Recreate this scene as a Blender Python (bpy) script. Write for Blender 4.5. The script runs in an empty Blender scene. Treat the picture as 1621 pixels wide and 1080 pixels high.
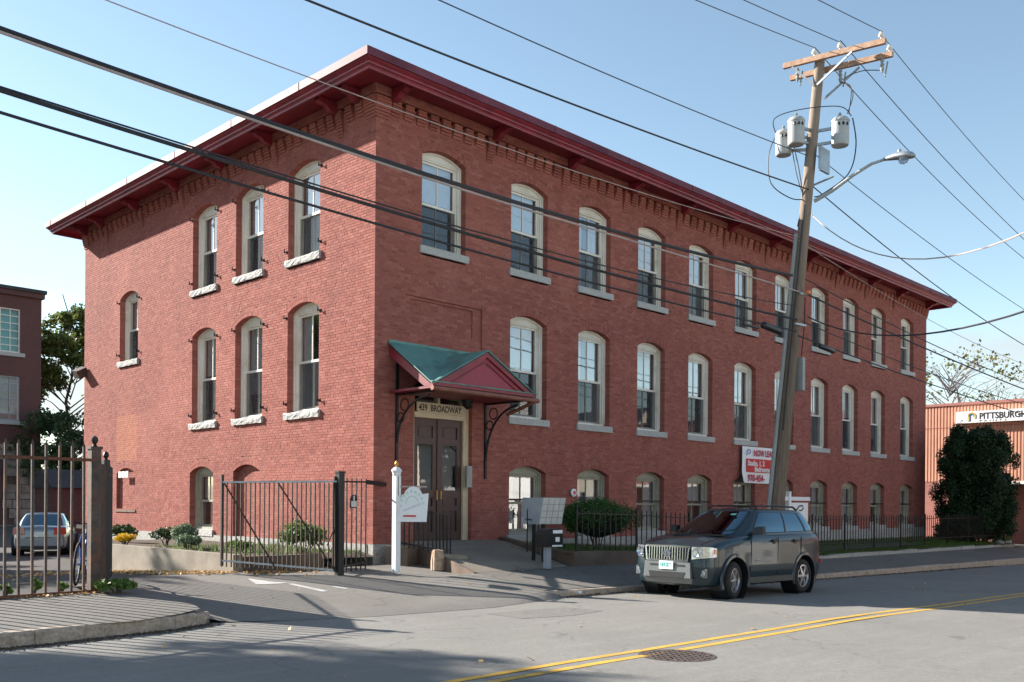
import bpy, math, random
import numpy as np
from mathutils import Vector, Matrix, Euler
random.seed(7); rng = np.random.default_rng(11)
R = math.radians
SC = bpy.context.scene
COL = SC.collection

# ---------------------------------------------------------------- camera
cam = bpy.data.cameras.new('camera'); cam.sensor_width = 36.0
cam.lens = 1497.56 / 1621 * 36; cam.shift_y = (796.86 - 540) / 1621
cam.clip_start = 0.1; cam.clip_end = 4000
yaw, roll = R(45.3983), R(.43877)
fwv = Vector((math.sin(yaw), math.cos(yaw), 0)); rv = Vector((math.cos(yaw), -math.sin(yaw), 0)); uv = Vector((0, 0, 1))
r2 = rv*math.cos(roll) + uv*math.sin(roll); u2 = uv*math.cos(roll) - rv*math.sin(roll)
camo = bpy.data.objects.new('camera', cam); COL.objects.link(camo)
mw = Matrix.Identity(4)
for i in range(3):
    mw[i][0] = r2[i]; mw[i][1] = u2[i]; mw[i][2] = -fwv[i]
mw[0][3], mw[1][3], mw[2][3] = -12.8116, -16.9728, 1.70
camo.matrix_world = mw
SC.camera = camo

# ---------------------------------------------------------------- sky, sun, exposure
SUN = Vector((.40, -1.0, -.52)).normalized()          # the way the light travels
el = math.asin(-SUN.z); az = math.atan2(-SUN.x, -SUN.y)
W = bpy.data.worlds.new('World'); SC.world = W; W.use_nodes = True
nt = W.node_tree; nt.nodes.clear()
N = nt.nodes.new; LK = nt.links.new
out = N('ShaderNodeOutputWorld'); bg = N('ShaderNodeBackground'); bg.inputs[1].default_value = .09
sky = N('ShaderNodeTexSky'); sky.sky_type = 'NISHITA'; sky.sun_disc = False
sky.sun_elevation = el; sky.sun_rotation = az; sky.altitude = 20; sky.air_density = .88; sky.dust_density = .12; sky.ozone_density = .6
tc = N('ShaderNodeTexCoord'); sep = N('ShaderNodeSeparateXYZ'); LK(tc.outputs['Generated'], sep.inputs[0])
mp = N('ShaderNodeMapping'); mp.inputs['Scale'].default_value = (3.2, 3.2, 8.0); LK(tc.outputs['Generated'], mp.inputs[0])
nz = N('ShaderNodeTexNoise'); nz.inputs['Scale'].default_value = 1.25; nz.inputs['Detail'].default_value = 8; nz.inputs['Roughness'].default_value = .55
LK(mp.outputs[0], nz.inputs['Vector'])
rp = N('ShaderNodeMapRange'); rp.interpolation_type = 'SMOOTHSTEP'
rp.inputs['From Min'].default_value = .43; rp.inputs['From Max'].default_value = .60; LK(nz.outputs['Fac'], rp.inputs['Value'])
ms = N('ShaderNodeMapRange'); ms.interpolation_type = 'SMOOTHSTEP'
ms.inputs['From Min'].default_value = .30; ms.inputs['From Max'].default_value = .10
LK(sep.outputs['Z'], ms.inputs['Value'])
mu = N('ShaderNodeMath'); mu.operation = 'MULTIPLY'; LK(rp.outputs[0], mu.inputs[0]); LK(ms.outputs[0], mu.inputs[1])
mu2 = N('ShaderNodeMath'); mu2.operation = 'MULTIPLY'; LK(mu.outputs[0], mu2.inputs[0]); mu2.inputs[1].default_value = .8
mx = N('ShaderNodeMix'); mx.data_type = 'RGBA'; wb = N('ShaderNodeMix'); wb.data_type = 'RGBA'; wb.blend_type = 'MULTIPLY'; wb.inputs[0].default_value = 1; LK(sky.outputs[0], wb.inputs[6]); wb.inputs[7].default_value = (1.08, 1.06, .93, 1)
LK(mu2.outputs[0], mx.inputs[0]); LK(wb.outputs[2], mx.inputs[6]); mx.inputs[7].default_value = (3.0, 3.05, 3.1, 1)
LK(mx.outputs[2], bg.inputs[0]); LK(bg.outputs[0], out.inputs[0])
sl = bpy.data.lights.new('sun', 'SUN'); sl.energy = 4.8; sl.angle = R(.53); sl.color = (1.0, .93, .84)
so = bpy.data.objects.new('sun', sl); COL.objects.link(so); so.rotation_euler = SUN.to_track_quat('-Z', 'Y').to_euler(); so.location = (0, 0, 60)
SC.view_settings.view_transform = 'Standard'; SC.view_settings.look = 'None'
SC.view_settings.exposure = 1.5; SC.view_settings.gamma = 1; SC.view_settings.use_curve_mapping = False
SC.cycles.max_bounces = 8; SC.cycles.transparent_max_bounces = 16

# ---------------------------------------------------------------- materials
M = {}
def newmat(name):
    m = bpy.data.materials.new(name); m.use_nodes = True; M[name] = m
    return m, m.node_tree, m.node_tree.nodes['Principled BSDF']
def nd(t, typ, **k):
    n = t.nodes.new(typ)
    for a, b in k.items(): setattr(n, a, b)
    return n
def noise(t, scale, detail=4, rough=.55, vec=None, coord='Object', dist=0):
    n = nd(t, 'ShaderNodeTexNoise'); n.inputs['Scale'].default_value = scale; n.inputs['Detail'].default_value = detail
    n.inputs['Roughness'].default_value = rough; n.inputs['Distortion'].default_value = dist
    if vec is None:
        c = nd(t, 'ShaderNodeNewGeometry') if coord == 'World' else nd(t, 'ShaderNodeTexCoord')
        vec = c.outputs['Position'] if coord == 'World' else c.outputs[coord]
    t.links.new(vec, n.inputs['Vector'])
    return n.outputs['Fac']
def mixc(t, fac, a, b, mode='MIX'):
    n = nd(t, 'ShaderNodeMix', data_type='RGBA', blend_type=mode)
    for s, v in ((0, fac), (6, a), (7, b)):
        if hasattr(v, 'is_output') or isinstance(v, bpy.types.NodeSocket): t.links.new(v, n.inputs[s])
        elif s == 0: n.inputs[0].default_value = v
        else: n.inputs[s].default_value = (*v[:3], 1)
    return n.outputs[2]
def rng_(t, v, a, b, c=0, d=1):
    n = nd(t, 'ShaderNodeMapRange'); t.links.new(v, n.inputs['Value'])
    for k, x in zip(('From Min', 'From Max', 'To Min', 'To Max'), (a, b, c, d)): n.inputs[k].default_value = x
    return n.outputs[0]
def bump(t, bs, h, strength=.3, dist=.01):
    n = nd(t, 'ShaderNodeBump'); n.inputs['Strength'].default_value = strength; n.inputs['Distance'].default_value = dist
    t.links.new(h, n.inputs['Height']); t.links.new(n.outputs[0], bs.inputs['Normal'])
def pmat(name, col, rough=.6, var=.15, scale=6, metal=0, bmp=0, bscale=40, bdist=.01, spec=.5, coat=0, dirt=None, coord='Object', var2=None):
    m, t, b = newmat(name)
    c2 = var2 or tuple(min(1, x*(1-var)) for x in col); c1 = tuple(min(1, x*(1+var*.6)) for x in col)
    f = rng_(t, noise(t, scale, 6, coord=coord), .3, .7)
    c = mixc(t, f, c1, c2)
    if dirt:
        f2 = rng_(t, noise(t, scale*.35, 7, .65, coord=coord), .5, .72)
        c = mixc(t, f2, c, dirt)
    t.links.new(c, b.inputs['Base Color'])
    b.inputs['Roughness'].default_value = rough; b.inputs['Metallic'].default_value = metal
    b.inputs['Specular IOR Level'].default_value = spec; b.inputs['Coat Weight'].default_value = coat
    b.inputs['Coat Roughness'].default_value = .04
    if bmp: bump(t, b, noise(t, bscale, 5, coord=coord), bmp, bdist)
    return m

def brickmat(name, island, pal):
    m, t, b = newmat(name)
    if island: rnd = nd(t, 'ShaderNodeNewGeometry').outputs['Random Per Island']
    else: rnd = nd(t, 'ShaderNodeObjectInfo').outputs['Random']
    cr = nd(t, 'ShaderNodeValToRGB'); t.links.new(rnd, cr.inputs[0])
    els = cr.color_ramp.elements
    els[0].position = 0; els[0].color = (*pal[0], 1); els[1].position = 1; els[1].color = (*pal[-1], 1)
    for i, c in enumerate(pal[1:-1]):
        e = els.new((i+1)/(len(pal)-1)); e.color = (*c, 1)
    big = rng_(t, noise(t, .55, 6, .6, coord='World'), .35, .7)
    c = mixc(t, big, cr.outputs[0], (.86, .86, .9), 'MULTIPLY')
    gm = nd(t, 'ShaderNodeNewGeometry'); mpp = nd(t, 'ShaderNodeMapping'); mpp.inputs['Scale'].default_value = (1.6, 1.6, .16); t.links.new(gm.outputs['Position'], mpp.inputs[0])
    c = mixc(t, rng_(t, noise(t, 1.3, 7, .65, vec=mpp.outputs[0]), .52, .74, 0, .42), c, (.17, .062, .052))          # soot and water runs
    c = mixc(t, rng_(t, noise(t, .33, 5, .6, coord='World', dist=.4), .54, .68, 0, .30), c, (.52, .20, .15))        # repointed, cleaner areas
    fine = noise(t, 60, 3, .6, coord='World')
    c = mixc(t, rng_(t, fine, .35, .7, 0, .25), c, (.2, .08, .06))
    eff = rng_(t, noise(t, .9, 8, .7, coord='World', dist=.6), .63, .78, 0, .28)       # pale salt bloom on the brick
    c = mixc(t, eff, c, (.46, .30, .27))
    t.links.new(c, b.inputs['Base Color']); b.inputs['Roughness'].default_value = .88; b.inputs['Specular IOR Level'].default_value = .25
    bump(t, b, noise(t, 90, 4, coord='World'), .5, .004)
PAL = [(.315, .095, .074), (.375, .116, .089), (.335, .102, .079), (.42, .152, .119), (.36, .111, .086), (.27, .080, .066), (.39, .131, .101)]
brickmat('brick', True, PAL); brickmat('brick_single', False, PAL)
brickmat('brick_new', True, [(.43, .145, .085), (.47, .17, .105), (.40, .135, .082), (.49, .185, .12)])
brickmat('brick_old', True, [(.16, .052, .042), (.20, .07, .055), (.13, .045, .04), (.23, .085, .065)])
pmat('mortar', (.27, .14, .115), .95, .25, 3, coord='World')
pmat('mortar_dark', (.13, .08, .07), .95, .25, 3, coord='World')
pmat('granite', (.40, .385, .36), .85, .35, 30, bmp=.8, bscale=25, bdist=.02, dirt=(.22, .2, .17), coord='World')
pmat('granite_sill', (.46, .45, .43), .85, .3, 45, bmp=.9, bscale=22, bdist=.03, coord='World')
pmat('kerb_granite', (.40, .325, .26), .85, .35, 20, bmp=.8, bscale=14, bdist=.03, dirt=(.2, .15, .11), coord='World')
pmat('cream_paint', (.76, .72, .64), .5, .08, 3, dirt=(.56, .49, .39), coord='World')
pmat('olive_paint', (.34, .32, .255), .55, .15, 5, coord='World')
pmat('tan_paint', (.60, .50, .35), .5, .12, 5, coord='World')
pmat('white_paint', (.78, .79, .80), .45, .06, 4, dirt=(.62, .62, .60), coord='World')
pmat('burgundy', (.24, .022, .036), .45, .35, 3, coord='World', dirt=(.15, .022, .03), bmp=.15, bscale=12)
pmat('burgundy_metal', (.16, .045, .07), .58, .35, 1.6, metal=.0, spec=.17, coord='World')
pmat('gable_wood', (.30, .032, .058), .5, .2, 8, coord='World')
pmat('patina', (.075, .20, .18), .65, .45, 5, bmp=.3, dirt=(.04, .085, .085), var2=(.13, .27, .24))
pmat('copper', (.27, .11, .075), .45, .3, 6, metal=.35)
pmat('door_brown', (.075, .032, .03), .42, .25, 6)
pmat('black_iron', (.02, .02, .021), .45, .3, 12, metal=.3)
pmat('iron_matte', (.02, .018, .017), .95, .3, 12, spec=.1)
pmat('gate_iron', (.05, .034, .027), .7, .4, 8, metal=.2, dirt=(.10, .05, .03), coord='World')
pmat('rust_iron', (.085, .06, .048), .75, .5, 9, bmp=.5, bscale=50, dirt=(.17, .065, .03), coord='World')
pmat('rust', (.15, .055, .03), .85, .4, 15, bmp=.5)
pmat('galvanized', (.36, .39, .42), .42, .2, 8, metal=.5)
pmat('transformer_grey', (.40, .42, .42), .45, .15, 4, dirt=(.38, .36, .33))
pmat('conduit_grey', (.28, .30, .29), .5, .15, 4)
pmat('porcelain', (.72, .70, .66), .25, .1, 8)
pmat('cable', (.022, .022, .026), .6, .2, 3)
pmat('wire_blue', (.05, .055, .09), .5, .2, 3)
pmat('wire_light', (.42, .33, .30), .6, .2, 3)
pmat('box_grey', (.32, .34, .37), .5, .12, 5)
pmat('box_light', (.55, .55, .53), .5, .12, 5)
pmat('plastic_black', (.012, .012, .013), .4, .2, 8)
pmat('concrete', (.26, .225, .18), .9, .25, 2.5, bmp=.5, bscale=30, dirt=(.20, .16, .12), coord='World')
pmat('concrete_brown', (.17, .12, .09), .9, .35, 2.2, bmp=.5, bscale=30, dirt=(.09, .065, .05), coord='World')
pmat('soil', (.085, .058, .04), .98, .4, 7, bmp=1, bscale=25, bdist=.03, coord='World')
pmat('stone', (.30, .25, .21), .9, .45, 2, bmp=.8, bscale=8, coord='World')
pmat('old_stump', (.42, .30, .21), .85, .4, 9, bmp=.8, bscale=18)
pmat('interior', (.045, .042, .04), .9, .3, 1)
pmat('curtain', (.74, .72, .67), .9, .12, 3)
pmat('blind', (.36, .34, .31), .9, .12, 3)
pmat('salmon_panel', (.58, .30, .205), .55, .1, 1.2, dirt=(.50, .25, .17), coord='World')
pmat('salmon_dark', (.34, .14, .115), .7, .12, 2, coord='World')
pmat('sign_white', (.80, .81, .82), .4, .03, 2)
pmat('sign_ink', (.015, .015, .02), .6, .05, 3)
pmat('sign_red', (.62, .03, .03), .6, .12, 5)
pmat('sign_red2', (.55, .03, .06), .6, .1, 5)
pmat('sign_green', (.25, .55, .44), .6, .1, 5)
pmat('sign_violet', (.42, .36, .58), .6, .1, 5)
pmat('sign_blue', (.03, .10, .42), .5, .05, 3)
pmat('sign_orange', (.75, .22, .03), .5, .05, 3)
pmat('sign_teal', (.03, .36, .33), .5, .05, 3)
pmat('sign_yellow', (.75, .5, .05), .5, .05, 3)
pmat('plate_white', (.72, .80, .76), .4, .08, 20)
pmat('gold', (.55, .32, .08), .35, .2, 12, metal=.6)
pmat('chrome', (.56, .61, .68), .12, .04, 4, metal=1)
pmat('silver_plastic', (.20, .215, .22), .35, .08, 5, metal=.6)
pmat('rim_alloy', (.50, .50, .51), .28, .08, 8, metal=.85)
pmat('rubber', (.014, .014, .014), .8, .3, 20, bmp=.3, bscale=60)
pmat('suv_paint', (.014, .032, .044), .32, .06, 3, metal=.3, coat=.45, spec=.4)
pmat('suv_trim', (.035, .042, .045), .45, .1, 3)
pmat('sedan_paint', (.17, .20, .235), .3, .06, 3, metal=.5, coat=1)
pmat('black_trim', (.012, .012, .013), .5, .2, 4)
pmat('lamp_clear', (.33, .36, .40), .12, .5, 14, metal=.5, coat=1)
pmat('lamp_red', (.35, .012, .012), .15, .2, 12, coat=1)
pmat('lamp_amber', (.65, .2, .03), .2, .2, 12, coat=1)
pmat('roof_dark', (.05, .045, .045), .8, .3, 3)
pmat('bark', (.09, .07, .055), .95, .4, 6, bmp=1, bscale=18, bdist=.03)
pmat('twig', (.16, .13, .13), .9, .3, 6)
pmat('house_cream', (.66, .58, .46), .6, .05, 1, coord='World')
pmat('house_white', (.78, .77, .74), .6, .05, 1, coord='World')
pmat('yellow_line', (.62, .36, .045), .75, .15, 3, dirt=(.42, .27, .07), coord='World')
m, t, b = M['yellow_line'], M['yellow_line'].node_tree, M['yellow_line'].node_tree.nodes['Principled BSDF']
old = b.inputs['Base Color'].links[0].from_socket
wn_ = rng_(t, noise(t, 7, 8, .75, coord='World'), .56, .64); cw = mixc(t, wn_, old, (.24, .21, .16))
mpy = nd(t, 'ShaderNodeMapping'); mpy.inputs['Scale'].default_value = (.6, 30, 1); gy_ = nd(t, 'ShaderNodeNewGeometry'); t.links.new(gy_.outputs['Position'], mpy.inputs[0])
cw = mixc(t, rng_(t, noise(t, 2, 5, .7, vec=mpy.outputs[0]), .58, .68, 0, .7), cw, (.22, .19, .15)); t.links.new(cw, b.inputs['Base Color'])
pmat('white_line', (.48, .47, .45), .75, .2, 5, coord='World')
pmat('manhole_iron', (.11, .085, .075), .65, .35, 25, metal=.3, bmp=.6, bscale=40)
pmat('litter', (.75, .76, .8), .6, .2, 20)
pmat('ground', (.10, .095, .08), .95, .3, .2, coord='World')

def leafmat(name, c1, c2, trans=.25, rough=.55):
    m, t, b = newmat(name)
    rnd = nd(t, 'ShaderNodeNewGeometry').outputs['Random Per Island']
    c = mixc(t, rnd, c1, c2); t.links.new(c, b.inputs['Base Color'])
    b.inputs['Roughness'].default_value = rough; b.inputs['Specular IOR Level'].default_value = .3
    tr = nd(t, 'ShaderNodeBsdfTranslucent'); t.links.new(c, tr.inputs[0])
    mxs = nd(t, 'ShaderNodeMixShader'); mxs.inputs[0].default_value = trans
    t.links.new(b.outputs[0], mxs.inputs[1]); t.links.new(tr.outputs[0], mxs.inputs[2])
    t.links.new(mxs.outputs[0], t.nodes['Material Output'].inputs[0])
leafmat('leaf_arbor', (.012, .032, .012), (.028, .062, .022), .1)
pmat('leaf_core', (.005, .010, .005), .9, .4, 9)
leafmat('leaf_round', (.03, .085, .018), (.07, .15, .035), .2)
leafmat('leaf_light', (.07, .14, .03), (.16, .24, .06), .3)
leafmat('leaf_grey', (.10, .16, .09), (.20, .27, .16), .2)
leafmat('leaf_dark', (.03, .06, .02), (.06, .10, .03), .2)
leafmat('leaf_tree', (.05, .085, .02), (.12, .15, .04), .35)
leafmat('leaf_pale', (.08, .12, .03), (.17, .19, .055), .4)
leafmat('leaf_autumn', (.09, .11, .03), (.19, .16, .04), .3)
leafmat('flower_yellow', (.60, .36, .01), (.75, .52, .03), .15)
leafmat('grass', (.05, .115, .02), (.11, .18, .04), .25)
leafmat('litter_leaf', (.45, .24, .07), (.60, .42, .2), .15)

# glass: mirror-like skin over a see-through pane
def glassmat(name, refl, tint, bumpy=.0, gcol=(.95, .97, 1)):
    m, t, b = newmat(name); t.nodes.remove(b)
    tr = nd(t, 'ShaderNodeBsdfTransparent'); tr.inputs[0].default_value = (*tint, 1)
    gl = nd(t, 'ShaderNodeBsdfGlossy'); gl.inputs['Roughness'].default_value = .015; gl.inputs[0].default_value = (*gcol, 1)
    lw0 = nd(t, 'ShaderNodeLayerWeight'); lw = nd(t, 'ShaderNodeMath', operation='POWER'); t.links.new(lw0.outputs['Facing'], lw.inputs[0]); lw.inputs[1].default_value = 4.5
    ad = nd(t, 'ShaderNodeMath', operation='ADD', use_clamp=True); t.links.new(lw.outputs[0], ad.inputs[0]); ad.inputs[1].default_value = refl
    if bumpy:
        bp = nd(t, 'ShaderNodeBump'); bp.inputs['Strength'].default_value = bumpy; bp.inputs['Distance'].default_value = .02
        t.links.new(noise(t, 1.6, 2, coord='World'), bp.inputs['Height']); t.links.new(bp.outputs[0], gl.inputs['Normal'])
    mxs = nd(t, 'ShaderNodeMixShader'); t.links.new(ad.outputs[0], mxs.inputs[0])
    t.links.new(tr.outputs[0], mxs.inputs[1]); t.links.new(gl.outputs[0], mxs.inputs[2])
    t.links.new(mxs.outputs[0], t.nodes['Material Output'].inputs[0])
glassmat('glass', .27, (.70, .74, .77), .05)
glassmat('glass_dim', .06, (.8, .85, .85))
glassmat('car_glass', .20, (.10, .13, .14), 0, (.55, .78, .92))
m, t, b = newmat('screen'); t.nodes.remove(b)
tr = nd(t, 'ShaderNodeBsdfTransparent'); df = nd(t, 'ShaderNodeBsdfDiffuse'); df.inputs[0].default_value = (.06, .065, .07, 1)
mxs = nd(t, 'ShaderNodeMixShader'); mxs.inputs[0].default_value = .5
t.links.new(tr.outputs[0], mxs.inputs[1]); t.links.new(df.outputs[0], mxs.inputs[2]); t.links.new(mxs.outputs[0], t.nodes['Material Output'].inputs[0])

def asphalt(name, c1, c2, dark, crack=.5, patch=.35):
    m, t, b = newmat(name)
    g = nd(t, 'ShaderNodeNewGeometry').outputs['Position']
    fine = noise(t, 55, 3, .7, vec=g); big = noise(t, .35, 6, .6, vec=g)
    c = mixc(t, rng_(t, fine, .3, .7), c1, c2)
    c = mixc(t, rng_(t, noise(t, 9, 6, .75, vec=g), .42, .66, 0, .45), c, dark)
    c = mixc(t, rng_(t, noise(t, 24, 4, .7, vec=g), .5, .75, 0, .5), c, tuple(x*1.35 for x in c1))
    c = mixc(t, rng_(t, big, .42, .7, 0, patch), c, dark)
    c = mixc(t, rng_(t, noise(t, 1.1, 3, .5, vec=g, dist=.3), .69, .76, 0, .5), c, tuple(x*.55 for x in dark))      # oil spots
    mpn = nd(t, 'ShaderNodeMapping'); mpn.inputs['Scale'].default_value = (.9, 5, 1); t.links.new(g, mpn.inputs[0])
    c = mixc(t, rng_(t, noise(t, .6, 5, .6, vec=mpn.outputs[0]), .5, .8, 0, .3), c, tuple(x*1.25 for x in c1))
    wv = nd(t, 'ShaderNodeVectorMath', operation='ADD'); nv = nd(t, 'ShaderNodeTexNoise'); nv.inputs['Scale'].default_value = 1.5; t.links.new(g, nv.inputs['Vector'])
    t.links.new(g, wv.inputs[0]); t.links.new(nv.outputs['Color'], wv.inputs[1])
    vo = nd(t, 'ShaderNodeTexVoronoi', feature='DISTANCE_TO_EDGE'); vo.inputs['Scale'].default_value = .42; t.links.new(wv.outputs[0], vo.inputs['Vector'])
    cf = nd(t, 'ShaderNodeMath', operation='MULTIPLY'); t.links.new(rng_(t, vo.outputs['Distance'], .003, .013, crack, 0), cf.inputs[0])
    t.links.new(rng_(t, noise(t, .8, 3, vec=g), .46, .58), cf.inputs[1])
    c = mixc(t, cf.outputs[0], c, tuple(x*.45 for x in dark))
    t.links.new(c, b.inputs['Base Color']); b.inputs['Roughness'].default_value = .9; b.inputs['Specular IOR Level'].default_value = .25
    bump(t, b, noise(t, 120, 3, .7, vec=g), .6, .006)
asphalt('road', (.26, .25, .23), (.185, .177, .164), (.165, .157, .146), .35, .5)
asphalt('driveway', (.225, .21, .19), (.16, .15, .135), (.145, .132, .12), .4, .5)
asphalt('sidewalk', (.21, .195, .175), (.15, .14, .126), (.115, .105, .094), .8, .5)
asphalt('lot', (.10, .095, .09), (.07, .066, .062), (.05, .047, .043))
asphalt('ramp', (.33, .285, .235), (.25, .215, .175), (.17, .14, .11), .4, .6)

# ---------------------------------------------------------------- helpers
def link(o, parent=None):
    COL.objects.link(o)
    if parent is not None: o.parent = parent
    return o
def tag(o, label=None, cat=None, group=None, kind=None):
    if label: o['label'] = label
    if cat: o['category'] = cat
    if group: o['group'] = group
    if kind: o['kind'] = kind
    return o
def empty(name, loc=(0, 0, 0), rz=0, label=None, cat=None, group=None):
    o = bpy.data.objects.new(name, None); o.empty_display_size = .2; o.location = loc; o.rotation_euler = (0, 0, rz)
    link(o); return tag(o, label, cat, group)
def copy_tree(o, parent=None):
    c = o.copy(); link(c, parent)
    for ch in o.children:
        if ch is not c: copy_tree(ch, c)
    return c
class MB:
    def __init__(s): s.v = []; s.f = []
    def quad(s, a, b, c, d):
        n = len(s.v); s.v += [tuple(a), tuple(b), tuple(c), tuple(d)]; s.f.append((n, n+1, n+2, n+3)); return s
    def poly(s, pts):
        n = len(s.v); s.v += [tuple(p) for p in pts]; s.f.append(tuple(range(n, n+len(pts)))); return s
    def hexa(s, p):
        n = len(s.v); s.v += [tuple(q) for q in p]
        for f in ((0, 3, 2, 1), (4, 5, 6, 7), (0, 1, 5, 4), (1, 2, 6, 5), (2, 3, 7, 6), (3, 0, 4, 7)): s.f.append(tuple(n+i for i in f))
        return s
    def box(s, x0, x1, y0, y1, z0, z1, mat=None):
        p = [(x0, y0, z0), (x1, y0, z0), (x1, y1, z0), (x0, y1, z0), (x0, y0, z1), (x1, y0, z1), (x1, y1, z1), (x0, y1, z1)]
        if mat is not None: p = [mat @ Vector(q) for q in p]
        return s.hexa(p)
    def bar(s, a, b, w, h=None, up=(0, 0, 1)):      # a straight square bar from a to b
        a, b = Vector(a), Vector(b); h = h or w; d = (b-a).normalized(); u = Vector(up)
        if abs(d.dot(u)) > .95: u = Vector((1, 0, 0))
        x = d.cross(u).normalized()*w/2; y = x.cross(d).normalized()*h/2
        return s.hexa([a-x-y, a+x-y, a+x+y, a-x+y, b-x-y, b+x-y, b+x+y, b-x+y])
    def tube(s, pts, rad, n=8, cap=True):
        pts = [Vector(p) for p in pts]; m = len(pts)
        rad = rad if isinstance(rad, (list, tuple)) else [rad]*m
        base = len(s.v); up = None
        for i, p in enumerate(pts):
            d = (pts[min(i+1, m-1)] - pts[max(i-1, 0)])
            d = d.normalized() if d.length > 1e-9 else Vector((0, 0, 1))
            if up is None: up = Vector((0, 0, 1)) if abs(d.z) < .9 else Vector((1, 0, 0))
            x = d.cross(up).normalized(); y = x.cross(d).normalized(); up = y
            for k in range(n):
                a = 2*math.pi*k/n; s.v.append(tuple(p + (x*math.cos(a) + y*math.sin(a))*rad[i]))
        for i in range(m-1):
            for k in range(n):
                a = base+i*n+k; b2 = base+i*n+(k+1) % n; s.f.append((a, b2, b2+n, a+n))
        if cap:
            s.f.append(tuple(base+k for k in range(n))[::-1]); s.f.append(tuple(base+(m-1)*n+k for k in range(n)))
        return s
    def lathe(s, prof, n=20, o=(0, 0, 0), axis='z', cap=True):
        base = len(s.v); o = Vector(o)
        for (r, h) in prof:
            for k in range(n):
                a = 2*math.pi*k/n; c, q = r*math.cos(a), r*math.sin(a)
                s.v.append(tuple(o + (Vector((c, q, h)) if axis == 'z' else Vector((c, h, q)) if axis == 'y' else Vector((h, c, q)))))
        for i in range(len(prof)-1):
            for k in range(n):
                a = base+i*n+k; b2 = base+i*n+(k+1) % n; s.f.append((a, b2, b2+n, a+n))
        if cap:
            s.f.append(tuple(base+k for k in range(n))[::-1]); s.f.append(tuple(base+(len(prof)-1)*n+k for k in range(n)))
        return s
    def prism(s, pts, ext):                          # polygon pts (3D) pushed along ext
        e = Vector(ext); n = len(pts); b0 = len(s.v)
        s.v += [tuple(p) for p in pts] + [tuple(Vector(p)+e) for p in pts]
        s.f.append(tuple(range(b0, b0+n))[::-1]); s.f.append(tuple(range(b0+n, b0+2*n)))
        for i in range(n): j = (i+1) % n; s.f.append((b0+i, b0+j, b0+n+j, b0+n+i))
        return s
    def mesh(s, name, mat=None, smooth=False, fix=True):
        me = bpy.data.meshes.new(name); me.from_pydata(s.v, [], s.f)
        if fix:
            import bmesh
            bm = bmesh.new(); bm.from_mesh(me); bmesh.ops.recalc_face_normals(bm, faces=bm.faces); bm.to_mesh(me); bm.free()
        if mat: me.materials.append(M[mat])
        if smooth: sm(me)
        return me
    def build(s, name, mat, parent=None, smooth=False, loc=None, fix=True):
        o = bpy.data.objects.new(name, s.mesh(name, mat, smooth, fix)); link(o, parent)
        if loc is not None: o.location = loc
        return o
def sm(me, ang=40):
    me.polygons.foreach_set('use_smooth', [True]*len(me.polygons))
    try: me.set_sharp_from_angle(angle=R(ang))
    except Exception: pass
def npmesh(name, V, F, mat):
    me = bpy.data.meshes.new(name); V = np.asarray(V, np.float32).reshape(-1, 3); F = np.asarray(F, np.int32); k = F.shape[1]
    me.vertices.add(len(V)); me.vertices.foreach_set('co', V.ravel())
    me.loops.add(F.size); me.loops.foreach_set('vertex_index', F.ravel())
    me.polygons.add(len(F)); me.polygons.foreach_set('loop_start', np.arange(0, F.size, k, dtype=np.int32))
    me.update(calc_edges=True); me.validate()
    me.shade_flat(); me.materials.append(M[mat]); return me
def npobj(name, V, F, mat, parent=None):
    return link(bpy.data.objects.new(name, npmesh(name, V, F, mat)), parent)
def obj(name, me, parent=None, loc=None, rot=None):
    o = bpy.data.objects.new(name, me); link(o, parent)
    if loc is not None: o.location = loc
    if rot is not None: o.rotation_euler = rot
    return o
def text(name, body, size, mat, parent, loc, rot, ext=.004, offset=0, xs=1, shear=0, align='LEFT', spacing=1):
    cu = bpy.data.curves.new('lettering', 'FONT'); cu.body = body; cu.size = size; cu.extrude = ext; cu.offset = offset; cu.shear = shear
    cu.align_x = align; cu.space_character = spacing; cu.resolution_u = 3
    ob = bpy.data.objects.new('lettering', cu); COL.objects.link(ob); bpy.context.view_layer.update()
    me = bpy.data.meshes.new_from_object(ob.evaluated_get(bpy.context.evaluated_depsgraph_get()))
    bpy.data.objects.remove(ob); bpy.data.curves.remove(cu)
    me.materials.clear(); me.materials.append(M[mat])
    o = obj(name, me, parent, loc, rot); o.scale = (xs, 1, 1); return o
FB = (R(90), 0, 0)                 # text on a wall that faces -Y
FA = (R(90), 0, R(-90))            # text on a wall that faces -X

# leaf clouds: many small leaf faces spread through clumps
def leaves(centers, radii, n, size, flat=.0, squash=1.0, shell=.55, asp=1.0):
    c = np.asarray(centers, float); r = np.asarray(radii, float)
    if r.ndim == 1: r = np.repeat(r[:, None], 3, 1)
    p = r.prod(1)**(2/3); idx = rng.choice(len(c), n, p=p/p.sum())
    d = rng.normal(size=(n, 3)); d /= np.linalg.norm(d, axis=1)[:, None]
    rad = (shell + (1-shell)*rng.random(n))**(.8)*rng.uniform(.82, 1.08, n)
    P = c[idx] + d*r[idx]*rad[:, None]
    a = rng.normal(size=(n, 3)); a[:, 2] *= (1-flat); a /= np.linalg.norm(a, axis=1)[:, None]
    nb = d*.8 + rng.normal(size=(n, 3))*.7; b = np.cross(a, nb); b /= np.linalg.norm(b, axis=1)[:, None]+1e-9
    s = size*rng.uniform(.6, 1.3, n)[:, None]
    V = np.stack([P - a*s*.5*asp, P + b*s*.33, P + a*s*.5*asp, P - b*s*.33], 1).reshape(-1, 3)
    F = np.arange(4*n).reshape(n, 4)
    return V, F

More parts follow.
